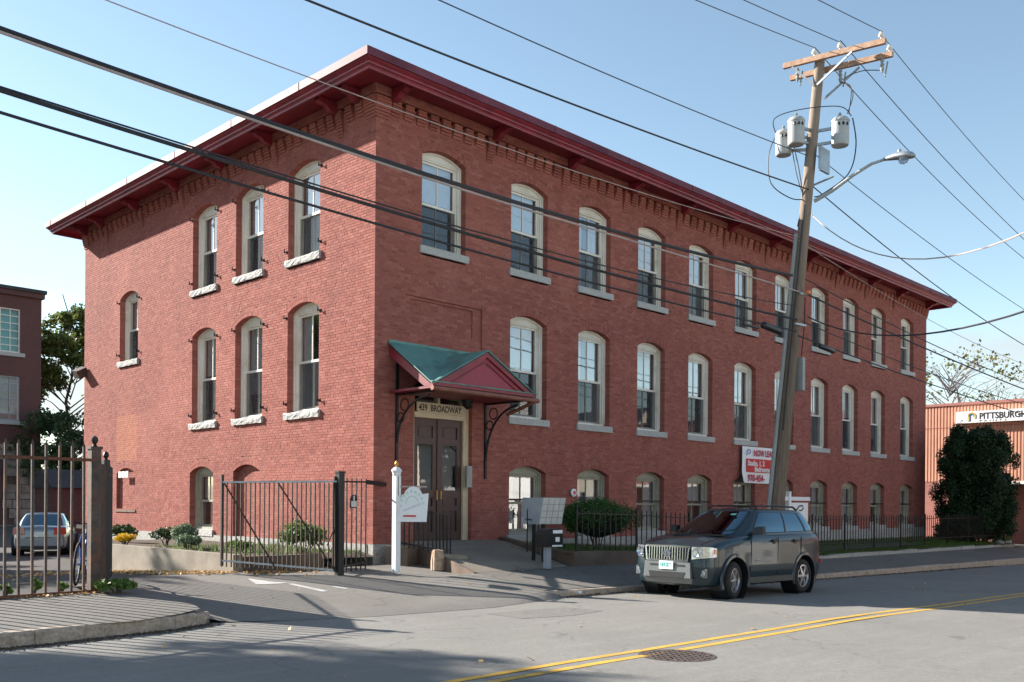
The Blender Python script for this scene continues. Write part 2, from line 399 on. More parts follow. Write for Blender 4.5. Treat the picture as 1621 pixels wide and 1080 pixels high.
# ---------------------------------------------------------------- terrain
def zr(x): return float(np.interp(x, [-60, -6, 1.5, 6.4, 11, 17, 27.5, 60, 140], [.1, 0, -.05, -.15, -.24, -.34, -.51, -.95, -1.8]))
def sheet(name, mat, xs, ys, zf, xf=None, parent=None):
    V = []; F = []; nx, ny = len(xs), len(ys)
    for j, y in enumerate(ys):
        for i, x in enumerate(xs):
            X = xf(x, y) if xf else x
            V.append((X, y, zf(X, y)))
    for j in range(ny-1):
        for i in range(nx-1): F.append((j*nx+i, j*nx+i+1, (j+1)*nx+i+1, (j+1)*nx+i))
    o = npobj(name, V, F, mat, parent)
    if parent is None: o['kind'] = 'structure'
    return o
tag(MB().quad((-1500, -1500, -2.2), (1500, -1500, -2.2), (1500, 1500, -2.2), (-1500, 1500, -2.2)).build('ground', 'ground'), kind='structure')
sheet('road', 'road', list(np.arange(-60, 141, 2.5)), [-15.6, -13, -10, -8, -5.9, -5.2, -4.2], lambda x, y: zr(x)-(.02 if y > -5 else 0))
sheet('far_pavement', 'sidewalk', list(np.arange(-60, 141, 5)), [-30, -22, -15.6], lambda x, y: zr(x)+.13)
def yf(x): return float(np.interp(x, [-7, -6.6, -6.3, -5.5, -4.1, -1.9, 0.04, .4], [-4.3, -4.5, -4.69, -5.2, -5.6, -5.8, -5.44, -5.3]))
def zk(x): return float(np.interp(x, [0, 1.5, 11, 17, 27.6, 60, 140], [.075, .055, -.115, -.18, -.30, -.82, -1.67]))
def zi(x): return float(np.interp(x, [0, 3.2, 4.5, 15, 32, 60, 140], [.29, .285, .27, .02, -.06, -.65, -1.5]))
def zsw(x, y): k = min(1, max(0, (y+5.1)/2.1)); return zk(x)*(1-k) + zi(x)*k
def zd(x, y):      # driveway and yard
    if y > -.5: return float(np.interp(y, [-.5, 5.6, 18, 90], [.33, .02, -.2, -.2]))
    a = yf(min(x, .4)); t_ = (y-a)/(-.5-a)
    b = float(np.interp(t_, [0, .08, .25, .65, 1], [zr(x)+.004, .03, .085, .23, .33]))
    if x < -5.8 and y > -4.7:
        k = min(1, (-5.8-x)/.8); b = b*(1-k) + k*float(np.interp(y, [-4.7, -4.2, -2.3, -.5], [.06, .17, .275, .33]))
    if x > -1.2 and y < -2.4:
        k = min(1, (x+1.2)/1.35)*float(np.interp(y, [-3, -2.4], [1, 0]))*min(1, max(0, (y-a)/.3)); b = b*(1-k) + k*(zsw(.2, y)+.004)
    return b
sheet('driveway', 'driveway', list(np.linspace(0, 1, 30)), list(np.linspace(0, 1, 22)), lambda x, y: 0)
o = bpy.data.objects['driveway']
for v in o.data.vertices:
    u, w_ = v.co.x, v.co.y; x = -6.9+u*(7.3 if w_ < .4 else 7.3+(w_-.4)*1.3); y = yf(x)+(-.2-yf(x))*w_**1.15; v.co = (x, y, zd(x, y))
o.data.update()
sheet('yard', 'lot', [-60, -30, -15, -10, -8, -6, -4, -3.42, 0, 25], [-2.45, -1.5, -.6, -.2, 1, 3, 6, 10, 14, 18, 30, 95], lambda x, y: zd(x, y)-.012)
def zsl(x, y): return float(np.interp(y, [-5.15, -4.4, -2.3], [.165, .2, .28]))
sheet('sidewalk', 'sidewalk', list(np.linspace(0, 1, 40)), [-5.15, -4.9, -4.6, -4.2, -3.7, -3.1, -2.35], lambda x, y: zsl(x, y)+.006,
      lambda u, y: -60 + (float(np.interp(y, [-5.15, -4.9, -4.6, -4.2, -2.35], [-7.6, -6.9, -6.45, -6.35, -6.6]))+60)*u)
XS = [0, .02, .04, .06, .08, .1, .13, .16, .2, .25, .3, .4, .5, .6, .8, 1]
sheet('sidewalk', 'sidewalk', XS, [-5.08, -4.6, -4.1, -3.6, -3.0], lambda x, y: zsw(x, y)+.006,
      lambda u, y: (lambda a: a+(80-a)*u)(float(np.interp(y, [-5.08, -3], [.1, .32]))))
def zramp(x, y): return float(np.interp(y, [-3.05, -1.5, -.4, .1], [.285, .58, .77, .79]))+.004
sheet('ramp', 'ramp', [0, .25, .5, .75, 1], [-3.02, -2.4, -1.8, -1.2, -.6, 0.02], zramp,
      lambda u, y: (lambda a, b: a+(b-a)*u)(float(np.interp(y, [-3, 0], [.32, .95])), float(np.interp(y, [-3, 0], [3.15, 3.85]))))
def zl(x, y):
    k = min(1, max(0, (y+3)/3)); a = float(np.interp(x, [3, 6, 9, 15, 32, 60], [.58, .5, .34, .13, .04, -.5])); b = float(np.interp(x, [3, 8, 15, 32, 60], [.72, .5, .37, .3, -.3]))
    return a*(1-k) + b*k
sheet('lawn', 'soil', [0, .04, .08, .15, .25, .4, .6, .8, 1], [-2.9, -2, -1, 0.05], lambda x, y: zl(x, y)-.01,
      lambda u, y: (lambda a: a+(33.2-a)*u)(float(np.interp(y, [-3, 0], [3.3, 3.87]))))
sheet('side_drive', 'sidewalk', [33.2, 36, 40, 60, 80], [-3, -1, 5, 20, 60], lambda x, y: zi(x)+.02*(y+3)*.2)
# grass on the lawn
n = 26000
gx = 3.6 + 29.4*rng.random(n)**1.25; gy = -2.85 + 2.8*rng.random(n); ok = gx > 3.4+(gy+3)*.18; gx, gy = gx[ok], gy[ok]; n = len(gx)
gz = np.array([zl(a, b2) for a, b2 in zip(gx, gy)])-.015; h = rng.uniform(.05, .13, n); a = rng.random(n)*6.28; wx, wy = np.cos(a)*.012, np.sin(a)*.012
lx, ly = rng.normal(0, .03, n), rng.normal(0, .03, n)
V = np.stack([np.stack([gx-wx, gy-wy, gz], 1), np.stack([gx+wx, gy+wy, gz], 1), np.stack([gx+lx, gy+ly, gz+h], 1)], 1).reshape(-1, 3)
tag(npobj('grass', V, np.arange(3*n).reshape(n, 3), 'grass'), 'short mown grass on the strip of lawn before the brick facade', 'grass', kind='stuff')

# kerbs: one stone after another
def kerb(path, z_top, name_label, w=.17, deep=.35):
    root = empty('kerb', (path[0][0][0], path[0][0][1], 0)); root['kind'] = 'structure'
    base = Vector(root.location)
    for (a, b2) in path:
        a, b2 = Vector((*a, 0)), Vector((*b2, 0)); d = (b2-a).normalized(); nrm = Vector((-d.y, d.x, 0)); g = d*.006
        za, zb = z_top(a.x)+random.uniform(-.006, .006), z_top(b2.x)+random.uniform(-.006, .006)
        jit = random.uniform(-.008, .008)
        p = []; sub = 5
        mb = MB(); rows = []
        for i in range(sub+1):
            k = i/sub; q = (a+g)*(1-k)+(b2-g)*k; zt = za*(1-k)+zb*k; e = random.uniform(-.006, .006)
            rows.append([q+nrm*jit+Vector((0, 0, zt-deep)), q+nrm*(jit+e)+Vector((0, 0, zt-.03)), q+nrm*(jit+.022+e)+Vector((0, 0, zt)), q+nrm*(w+jit)+Vector((0, 0, zt)), q+nrm*(w+jit)+Vector((0, 0, zt-deep))])
        m0 = len(mb.v)
        for r_ in rows: mb.v += [tuple(v-base) for v in r_]
        for i in range(sub):
            for k in range(4): mb.f.append((m0+i*5+k, m0+(i+1)*5+k, m0+(i+1)*5+k+1, m0+i*5+k+1))
        mb.f.append((m0, m0+1, m0+2, m0+3, m0+4)); mb.f.append(tuple(m0+sub*5+k for k in (4, 3, 2, 1, 0)))
        mb.build('kerb_stone', 'kerb_granite', root, smooth=False)
    return root
kx = [-24.5, -22.4, -20.2, -18.1, -16, -13.8, -11.2, -8.85]
pl = [((kx[i], -5.3), (kx[i+1], -5.3 if i < 6 else -5.26)) for i in range(7)] + [((-8.85, -5.26), (-7.0, -4.99)), ((-7.0, -4.99), (-6.62, -4.83)), ((-6.62, -4.83), (-6.3, -4.6))]
kerb(pl, lambda x: float(np.interp(x, [-8, -7, -6.3], [.175, .165, .15])), '')
kx = [.35, 2.4, 4.6, 6.7, 8.9, 11, 13.3, 15.2, 17.5, 19.6, 21.8, 24, 26.1, 28.4, 30.5, 33, 36, 39, 43, 47, 52]
pr = [((-.35, -5.02), (.35, -5.25))] + [((kx[i], -5.25), (kx[i+1], -5.25)) for i in range(len(kx)-1)]
kerb(pr, lambda x: zk(max(0, x))+.004 - (.03 if x < 0 else 0), '')

# painted lines, arrow, manhole
def strip(name, mat, y0, y1, xs, dz):
    V = []; F = []
    for x in xs: V += [(x, y0(x), zr(x)+dz), (x, y1(x), zr(x)+dz)]
    for i in range(len(xs)-1): F.append((2*i, 2*i+2, 2*i+3, 2*i+1))
    o = npobj(name, V, F, mat); o['kind'] = 'structure'; return o
xs = list(np.arange(-60, -4.06, 2)) + [-4.06]
wob = lambda x: .012*math.sin(x*.9)+.008*math.sin(x*2.3)
for off in (0, -.27):
    strip('road_marking', 'yellow_line', lambda x: -10.22+off+wob(x), lambda x: -10.33+off+wob(x), list(np.arange(-60, 141, 1.0)), .004)
tag(MB().poly([(-3.86, -1.35, zd(-3.86, -1.35)+.005), (-4.12, -2.1, zd(-4, -2.1)+.005), (-3.92, -2.2, zd(-3.9, -2.2)+.005), (-3.5, -2.22, zd(-3.5, -2.2)+.005), (-3.68, -1.98, zd(-3.7, -2)+.005)]).build('road_marking', 'white_line'), kind='structure')
tag(MB().poly([(-3.62, -2.3, zd(-3.6, -2.3)+.005), (-3.5, -2.3, zd(-3.5, -2.3)+.005), (-3.42, -3.3, zd(-3.5, -3.3)+.005), (-3.56, -3.3, zd(-3.6, -3.3)+.005)]).build('road_marking', 'white_line'), kind='structure')
tag(MB().poly([(-3.1, -2.9, zd(-3.1, -2.9)+.005), (-3.0, -2.9, zd(-3, -2.9)+.005), (-2.92, -3.2, zd(-3, -3.2)+.005), (-3.02, -3.2, zd(-3, -3.2)+.005)]).build('road_marking', 'white_line'), kind='structure')
root = empty('manhole_cover', (-3.85, -10.78, zr(-3.85)), label='round rusty iron manhole cover set beside the yellow lines', cat='manhole')
MB().lathe([(.02, .002), (.40, .004), (.44, .004), (.44, -.05)], 32).build('frame_ring', 'manhole_iron', root)
mb = MB()
for i in range(-4, 5):
    hw = math.sqrt(max(0, .37**2-(i*.085)**2))
    for k in range(-4, 5):
        if abs(k*.085) < hw: mb.box(k*.085-.028, k*.085+.028, i*.085-.028, i*.085+.028, .003, .011)
mb.build('tread', 'manhole_iron', root)['kind'] = 'stuff'

asphalt('patch', (.22, .21, .193), (.16, .151, .14), (.13, .122, .113), .3, .4)
def patch_sheet(pts, zf, dz):
    o = MB().poly([(x, y, zf(x, y)+dz) for x, y in pts]).build('asphalt_patch', 'patch'); o['kind'] = 'structure'; return o
patch_sheet([(-2.6, -6.35), (-.9, -6.5), (-.8, -7.25), (-1.7, -7.4), (-2.65, -7.2)], lambda x, y: zr(x), .003)
patch_sheet([(4.6, -12.2), (8.2, -12.35), (8.3, -13.2), (4.7, -13.1)], lambda x, y: zr(x), .003)
def grit(name, n, fx, label):
    P = np.array([fx() for _ in range(n)]); s_ = rng.uniform(.006, .022, n)
    T = np.array([(1, 0, 0), (-.5, .87, 0), (-.5, -.87, 0), (0, 0, 1.1)]); a = rng.random(n)*6.28
    ca, sa = np.cos(a), np.sin(a); V = np.zeros((n, 4, 3))
    for k in range(4): V[:, k, 0] = P[:, 0]+s_*(T[k, 0]*ca-T[k, 1]*sa); V[:, k, 1] = P[:, 1]+s_*(T[k, 0]*sa+T[k, 1]*ca); V[:, k, 2] = P[:, 2]+s_*T[k, 2]
    F = np.array([(0, 1, 3), (1, 2, 3), (2, 0, 3)])[None]+(np.arange(n)*4)[:, None, None]
    tag(npobj(name, V.reshape(-1, 3), F.reshape(-1, 3), 'soil'), label, 'grit', kind='stuff')
def gx1():
    x = random.uniform(-12, -6.4); return (x, float(np.interp(x, [-8.8, -7, -6.3], [-5.3, -5.05, -4.7]))-.02-abs(random.gauss(0, .12)), zr(x)+.003)
def gx2():
    x = random.uniform(.3, 24); return (x, -5.27-abs(random.gauss(0, .12)), zr(x)+.003)
grit('gutter_grit', 1600, gx1, 'dark grit gathered in the gutter below the left kerb'); grit('gutter_grit', 2600, gx2, 'dark grit gathered in the gutter below the right kerb')
# fallen leaves
def scatter(name, n, fx, label, size=.05, mat='litter_leaf'):
    P = np.array([fx() for _ in range(n)]); a = rng.normal(size=(n, 3)); a[:, 2] *= .35; a /= np.linalg.norm(a, axis=1)[:, None]
    b2 = np.cross(a, np.array([0, 0, 1.0]) + rng.normal(0, .35, (n, 3))); b2 /= np.linalg.norm(b2, axis=1)[:, None]
    s = size*rng.uniform(.5, 1.3, n)[:, None]; P[:, 2] += .018
    V = np.stack([P-a*s*.6, P+b2*s*.45, P+a*s*.6, P-b2*s*.45], 1).reshape(-1, 3)
    tag(npobj(name, V, np.arange(4*n).reshape(n, 4), mat), label, 'leaves', kind='stuff')
def fx1():
    y = random.uniform(-.6, 6); x = -3.6-abs(random.gauss(0, .45)); return (x, y, zd(x, y))
scatter('fallen_leaves', 1500, fx1, 'drift of brown fallen leaves along the foot of the planter wall', .07)
def fx1b():
    x = random.uniform(-3.5, -1.6); y = -.55-abs(random.gauss(0, .25)); return (x, y, zd(x, y))
scatter('fallen_leaves', 260, fx1b, 'brown fallen leaves under the open picket gate', .06)
def fx2():
    x = random.uniform(-9, 12); y = random.uniform(-12, -.5)
    return (x, y, (zr(x) if y < -5.3 else zd(min(x, 0), y) if x < .2 else zsw(x, y) if y < -3 else zramp(x, y)))
scatter('fallen_leaves', 60, fx2, 'single dry leaves scattered over the road and driveway', .06)
def fx3():
    x = random.uniform(-10, -4.5); y = random.gauss(4.5, 1.0); return (x, y, zd(x, y))
scatter('fallen_leaves', 500, fx3, 'patches of dry leaves on the dark yard behind the iron fence', .08)
def fx4():
    x = random.uniform(-10, -6.8); y = -2.42+random.gauss(0, .07); return (x, y, zsl(x, y)+.01)
scatter('fallen_leaves', 200, fx4, 'brown leaves and dirt caught along the foot of the iron fence', .05)

# ================================================================ the brick mill building
BL, AL, ZG = 31.37, 16.36, .763       # street side length, end wall length, top of the granite
CH, BR = .0664, .212                  # one course, one brick with joint
mill = empty('brick_building', (0, 0, 0), label='long three storey red brick mill building with burgundy cornice and arched windows', cat='building')
def face_pts(face, s, z, o):
    return (s, -o, z) if face == 'B' else (-o, s, z)
class Bricks:
    def __init__(s): s.a = []; s.w = []
    def add(s, face, s0, s1, z0, z1, o, d): s.a.append((0 if face == 'B' else 1, s0, s1, z0, z1, o, d))
    def arrays(s):
        A = np.array(s.a, float); n = len(A)
        f, s0, s1, z0, z1, o, d = A.T; bk = o-d
        S = np.stack([s0, s1, s1, s0, s0, s1, s1, s0], 1); Z = np.stack([z0, z0, z1, z1, z0, z0, z1, z1], 1)
        O = np.stack([o, o, o, o, bk, bk, bk, bk], 1)
        isB = (f == 0)[:, None]
        V = np.stack([np.where(isB, S, -O), np.where(isB, -O, S), Z], 2).reshape(-1, 3)
        q = np.array([(0, 1, 2, 3), (0, 4, 5, 1), (1, 5, 6, 2), (2, 6, 7, 3), (3, 7, 4, 0)])
        qa = q[:, ::-1]
        F = np.where((f == 0)[:, None, None], q[None], qa[None]) + (np.arange(n)*8)[:, None, None]
        V, F = V, F.reshape(-1, 4)
        if s.w:
            W_ = np.array(s.w, float).reshape(-1, 3); m = len(W_)//8
            F2 = (q[None] + (np.arange(m)*8)[:, None, None]).reshape(-1, 4) + len(V)
            V = np.vstack([V, W_]); F = np.vstack([F, F2])
        return V, F
mort = MB(); mortq = []
def arch(w, rise): Rr = ((w/2)**2+rise**2)/(2*rise); return Rr
RT = .205                              # depth of the arch ring
def excl(op, z):
    half = op['w']/2; c = op['s']
    if z < op['zb']: return None
    if z <= op['zs']: return (c-half, c+half, True)
    if not op.get('rise'): return None if z > op['zs'] else (c-half, c+half, True)
    Rr = arch(op['w'], op['rise']); z0 = op['zs']+op['rise']-Rr; t_ = Rr+RT
    if z-z0 >= t_: return None
    hw = min(math.sqrt(t_*t_-(z-z0)**2), half*(z-z0)/(op['zs']-z0))
    return (c-hw, c+hw, False)
singles = []
def courses(acc, face, s0, s1, z0, z1, off, ops, corner=False, want=None, jit=.0025):
    k0 = int(round((z0-ZG)/CH)); k1 = int(round((z1-ZG)/CH))
    for k in range(k0, k1):
        za, zb = ZG+k*CH, ZG+(k+1)*CH; zc = (za+zb)/2
        a0 = s0
        if corner and ((k % 2 == 0) == (face == 'B')): a0 = s0+.112
        iv = [(a0, s1, False, False)]
        for op in ops:
            e = excl(op, zc)
            if not e: continue
            nv = []
            for (a, b, ja, jb) in iv:
                if e[1] <= a or e[0] >= b: nv.append((a, b, ja, jb)); continue
                if e[0] > a+.02: nv.append((a, e[0], ja, e[2]))
                if e[1] < b-.02: nv.append((e[1], b, e[2], jb))
            iv = nv
        hd = (k % 8 == 3); L_ = BR/2 if hd else BR; ph = (0 if hd else (k % 2)*BR/2) + .03*math.sin(k*1.7)
        for (a, b, ja, jb) in iv:
            cuts = [a]; i = math.floor((a-ph)/L_)
            while i*L_+ph < b-.06:
                if i*L_+ph > a+.06: cuts.append(i*L_+ph)
                i += 1
            cuts.append(b)
            for q in range(len(cuts)-1):
                x0 = cuts[q]+(.005 if q else 0); x1 = cuts[q+1]-(.005 if q < len(cuts)-2 else 0)
                d = .34 if (ja and q == 0) or (jb and q == len(cuts)-2) else .11
                o = off+random.uniform(-jit, jit)
                if (q == 0 and not ja) or (q == len(cuts)-2 and not jb): o = off
                full = abs(x1-x0-(BR-.01)) < .0005 and not hd
                if want and full and 0 < q < len(cuts)-2 and want(x0, za): singles.append((face, x0, za, o)); continue
                acc.add(face, x0, x1, za+.005, zb-.005, o, d)
            mq = off-.006
            aa = a-.0 if not corner else (a if a > s0+.2 else s0+.009)
            mortq.append([face_pts(face, aa, za, mq), face_pts(face, b, za, mq), face_pts(face, b, zb, mq), face_pts(face, aa, zb, mq)])
            for (e, j, sg) in ((a, ja, 1), (b, jb, -1)):
                if j: mortq.append([face_pts(face, e+sg*.007, za, mq), face_pts(face, e+sg*.007, zb, mq), face_pts(face, e+sg*.007, zb, mq-.34), face_pts(face, e+sg*.007, za, mq-.34)])
def ring(acc, face, op, off=0, depth=.34):
    w, rise = op['w'], op['rise']; Rr = arch(w, rise); z0 = op['zs']+rise-Rr; th = math.asin(w/2/Rr); n = int(2*th*(Rr+.1)/.07)
    for rr0, rr1 in ((Rr, Rr+RT/2-.004), (Rr+RT/2+.004, Rr+RT-.004)):
        for i in range(n):
            t0 = -th+2*th*i/n; t1 = -th+2*th*(i+1)/n; g = .0045/Rr; t0 += g; t1 -= g
            o = off+random.uniform(-.002, .002)
            P = []
            for oo in (o, o-depth):
                for (r_, t_) in ((rr0, t0), (rr0, t1), (rr1, t1), (rr1, t0)):
                    P.append(face_pts(face, op['s']+r_*math.sin(t_), z0+r_*math.cos(t_), oo))
            if face == 'A': P = [P[1], P[0], P[3], P[2], P[5], P[4], P[7], P[6]]
            acc.w += P
    for i in range(n):
        t0 = -th+2*th*i/n; t1 = -th+2*th*(i+1)/n
        q = [face_pts(face, op['s']+r_*math.sin(t_), z0+r_*math.cos(t_), off-.006) for (r_, t_) in ((Rr+.006, t0), (Rr+.006, t1), (Rr+RT+.01, t1), (Rr+RT+.01, t0))]
        mortq.append(q)
        mortq.append([face_pts(face, op['s']+(Rr+.006)*math.sin(t_), z0+(Rr+.006)*math.cos(t_), off-.006-dd) for (t_, dd) in ((t0, 0), (t1, 0), (t1, depth), (t0, depth))])

XB = [2.03, 4.98, 7.64, 10.31, 12.95, 15.66, 18.33, 21.04, 23.64, 26.25, 29.23]
YAw = [2.86, 5.43, 7.86]
WW = 1.38
opsB, opsA, wins = [], [], []
for i, x in enumerate(XB):
    opsB.append(dict(s=x, w=WW, zb=7.50, zs=9.83, rise=.18)); wins.append(('B', x, WW, 7.68, 9.83, .18, 'up'))
    if i:
        opsB.append(dict(s=x, w=WW, zb=3.72, zs=6.38, rise=.18)); wins.append(('B', x, WW, 3.90, 6.38, .18, 'mid'))
        opsB.append(dict(s=x, w=WW, zb=ZG, zs=2.49, rise=.18)); wins.append(('B', x, WW, .90, 2.49, .18, 'base'))
for i, y in enumerate(YAw):
    opsA.append(dict(s=y, w=WW, zb=7.50, zs=9.83, rise=.18)); wins.append(('A', y, WW, 7.68, 9.83, .18, 'up'))
    opsA.append(dict(s=y, w=WW, zb=3.72, zs=6.38, rise=.18)); wins.append(('A', y, WW, 3.90, 6.38, .18, 'mid'))
opsA.append(dict(s=12.8, w=1.36, zb=5.96, zs=8.16, rise=.18)); wins.append(('A', 12.8, 1.36, 6.14, 8.16, .18, 'mid'))
opsA.append(dict(s=7.96, w=1.36, zb=ZG, zs=2.49, rise=.18)); wins.append(('A', 7.96, 1.36, .90, 2.49, .18, 'base'))
blind1 = dict(s=5.5, w=1.36, zb=ZG, zs=2.49, rise=.18); blind0 = dict(s=12.95, w=1.40, zb=1.40, zs=2.55, rise=.18)
opsA += [blind1, blind0]
door_op = dict(s=2.07, w=1.84, zb=ZG, zs=4.40, rise=.3)
pan1 = dict(s=2.09, w=2.42, zb=5.48, zs=6.50); opsB += [door_op, pan1]
patch = dict(s=12.95, w=1.50, zb=2.95, zs=4.42)

acc = Bricks(); acc_new = Bricks()
zt = ZG+CH*150
want = lambda x, z: x < 1.75 and 1.0 < z < 2.65
courses(acc, 'B', 0, BL, ZG, zt, 0, opsB, True, want)
courses(acc, 'A', 0, AL, ZG, zt, 0, opsA+[patch], True, want)
courses(acc_new, 'A', 12.2, 13.7, 2.95, 4.42, -.002, [blind0])
for op in opsB+opsA:
    if op.get('rise'): ring(acc, 'B' if op in opsB else 'A', op)
courses(acc, 'B', .85, 3.33, 5.44, 6.54, -.05, [dict(s=2.03, w=1.98, zb=5.72, zs=6.38)])
courses(acc, 'B', 1.0, 3.06, 5.68, 6.42, -.085, [])
courses(acc, 'A', 4.75, 6.25, ZG, 2.75, -.14, []); courses(acc, 'A', 12.2, 13.7, 1.3, 2.8, -.10, [])
# frieze that stands out under the cornice
courses(acc, 'B', -.10, BL+.10, 10.76, 10.99, .10, [], True); courses(acc, 'A', -.10, AL+.10, 10.76, 10.99, .10, [], True)
V, F = acc.arrays(); bo = npobj('wall_bricks', V, F, 'brick', mill); bo['kind'] = 'stuff'
V, F = acc_new.arrays(); bo = npobj('patch_bricks', V, F, 'brick_new', mill); bo['kind'] = 'stuff'; bo['label'] = 'newer orange brick patch'
mq = np.array(mortq, float).reshape(-1, 3); npobj('mortar', mq, np.arange(len(mq)).reshape(-1, 4), 'mortar', mill)
# the bricks nearest the corner, each one a part
mbB = MB().box(0, BR-.01, 0, .11, 0, CH-.01).mesh('brick', 'brick_single'); mbA = MB().box(0, .11, 0, BR-.01, 0, CH-.01).mesh('brick', 'brick_single')
singles.sort(key=lambda q: q[1]); nb = {'A': 0, 'B': 0}
rest = Bricks()
for (f, x, z, o) in singles:
    if nb[f] < 150:
        nb[f] += 1
        obj('brick', mbB if f == 'B' else mbA, mill, (x, -o, z+.005) if f == 'B' else (-o, x, z+.005))
    else: rest.add(f, x, x+BR-.01, z+.005, z+CH-.005, o, .11)
V, F = rest.arrays(); bo = npobj('wall_bricks', V, F, 'brick', mill); bo['kind'] = 'stuff'
# hidden sides and the dark rooms inside
mb = MB().quad((BL, 0.02, 0), (BL, AL, 0), (BL, AL, 10.98), (BL, 0.02, 10.98)).quad((0.02, AL, 0), (BL, AL, 0), (BL, AL, 10.98), (0.02, AL, 10.98))
mb.build('rear_wall', 'brick', mill)
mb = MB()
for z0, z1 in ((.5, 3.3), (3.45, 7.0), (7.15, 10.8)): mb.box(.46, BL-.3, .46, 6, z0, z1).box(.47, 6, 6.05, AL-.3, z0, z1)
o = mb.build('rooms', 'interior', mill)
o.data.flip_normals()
# granite foundation blocks
def blocks(face, L_, zb, lens):
    s = 0; i = 0
    while s < L_:
        w_ = min(lens[i % len(lens)], L_-s); i += 1
        if L_-s-w_ < .4: w_ = L_-s
        a = s+(.0 if s else (-.03 if face == 'B' else .17))+.004; b = s+w_-.004
        if not (face == 'B' and a < 2.5 and b > 1.2):
            mb = MB(); o = .035+random.uniform(0, .012)
            P = [face_pts(face, x, z, oo) for oo in (o, -.2) for (x, z) in ((a, zb), (b, zb), (b, ZG-.003), (a, ZG-.003))]
            mb.hexa([P[0], P[1], P[5], P[4], P[3], P[2], P[6], P[7]]).build('granite_block', 'granite', mill)
        s += w_
blocks('B', BL, .05, [1.14, 1.9, 1.5, 2.2, 1.7]); blocks('A', AL, -.2, [1.6, 2.1, 1.4, 1.9])
# cornice: one profile swept round the roof
prof = [(.03, 11.0), (.77, 10.97), (.77, 10.83), (.82, 10.83), (.825, 10.875), (.845, 10.905), (.875, 10.92), (.88, 10.955), (.93, 11.0), (.955, 11.03)]
prof2 = [(.955, 11.034), (.985, 11.03), (.985, 11.205), (.94, 11.215), (0, 11.30)]
def sweep(prof, name, mat):
    mb = MB(); m = len(prof)
    for (sx, sy) in ((0, 0), (1, 0), (1, 1), (0, 1)):
        for (o, z) in prof: mb.v.append(((BL+o) if sx else -o, (AL+o) if sy else -o, z))
    for c in range(4):
        for k in range(m-1):
            a = c*m+k; b = ((c+1) % 4)*m+k; mb.f.append((a, b, b+1, a+1))
    return mb.build(name, mat, mill)
sweep(prof, 'cornice', 'burgundy'); rf = sweep(prof2, 'roof_edge', 'burgundy_metal')
MB().poly([(0, 0, 11.3), (BL, 0, 11.3), (BL-7, AL/2, 12.0), (7, AL/2, 12.0)]).poly([(BL, 0, 11.3), (BL, AL, 11.3), (BL-7, AL/2, 12)]).poly([(0, AL, 11.3), (0, 0, 11.3), (7, AL/2, 12)]).poly([(BL, AL, 11.3), (0, AL, 11.3), (7, AL/2, 12), (BL-7, AL/2, 12)]).build('roof', 'roof_dark', mill)
# seams of the roof edge
sm_ = MB().box(-.012, .012, -.994, -.98, 11.03, 11.21).mesh('edge_seam', 'burgundy_metal')
for x in np.arange(1.8, 32, 3.05): obj('edge_seam', sm_, mill, (x, 0, 0))
for y in np.arange(1.6, 17, 3.05): obj('edge_seam', sm_, mill, (0, y, 0), (0, 0, R(-90)))
# brackets under the soffit
pr_ = [(0, -.11, 10.97), (0, -.74, 10.97), (0, -.74, 10.88), (0, -.62, 10.83), (0, -.46, 10.815), (0, -.36, 10.74), (0, -.22, 10.70), (0, -.11, 10.70)]
bk = MB().prism([(-.08, y*.8-.02, z) for _, y, z in pr_], (.16, 0, 0)).mesh('bracket', 'burgundy')
pend = [(XB[i]+XB[i+1])/2 for i in range(10)]
for x in [.33]+pend+[30.95]: obj('bracket', bk, mill, (x+.1, 0, 0))
pendA = [1.33, 4.15, 6.62, 9.2, 11.9, 14.5]
for y in [.42]+pendA+[15.9]: obj('bracket', bk, mill, (0, y+.1, 0), (0, 0, R(-90)))
# corbel teeth and pendants of the frieze
def steps(name, w, tab):
    mb = MB(); z = 10.758
    for o in tab: mb.box(-w/2, w/2, -o, .02, z-CH+.006, z-.002); z -= CH
    return mb.mesh(name, 'brick_single')
tooth = steps('corbel', .245, (.10, .10, .078, .055, .03)); pdt = steps('corbel', .215, (.10, .10, .10, .085, .07, .055, .04, .027, .015))
endp = steps('corbel', .42, (.10, .10, .09, .075, .06, .04, .02))
def teeth(face, ends):
    for i in range(len(ends)-1):
        a, b = ends[i], ends[i+1]; n = max(1, int(round((b-a-.3)/.325)))
        for k in range(1, n):
            s = a+(b-a)*(k)/n
            obj('corbel', tooth, mill, (s, 0, 0) if face == 'B' else (0, s, 0), None if face == 'B' else (0, 0, R(-90)))
    for i, s in enumerate(ends):
        me = endp if i in (0, len(ends)-1) else pdt
        obj('corbel', me, mill, (s, 0, 0) if face == 'B' else (0, s, 0), None if face == 'B' else (0, 0, R(-90)))
teeth('B', [.16]+pend+[BL-.16]); teeth('A', [.16]+pendA+[AL-.16])

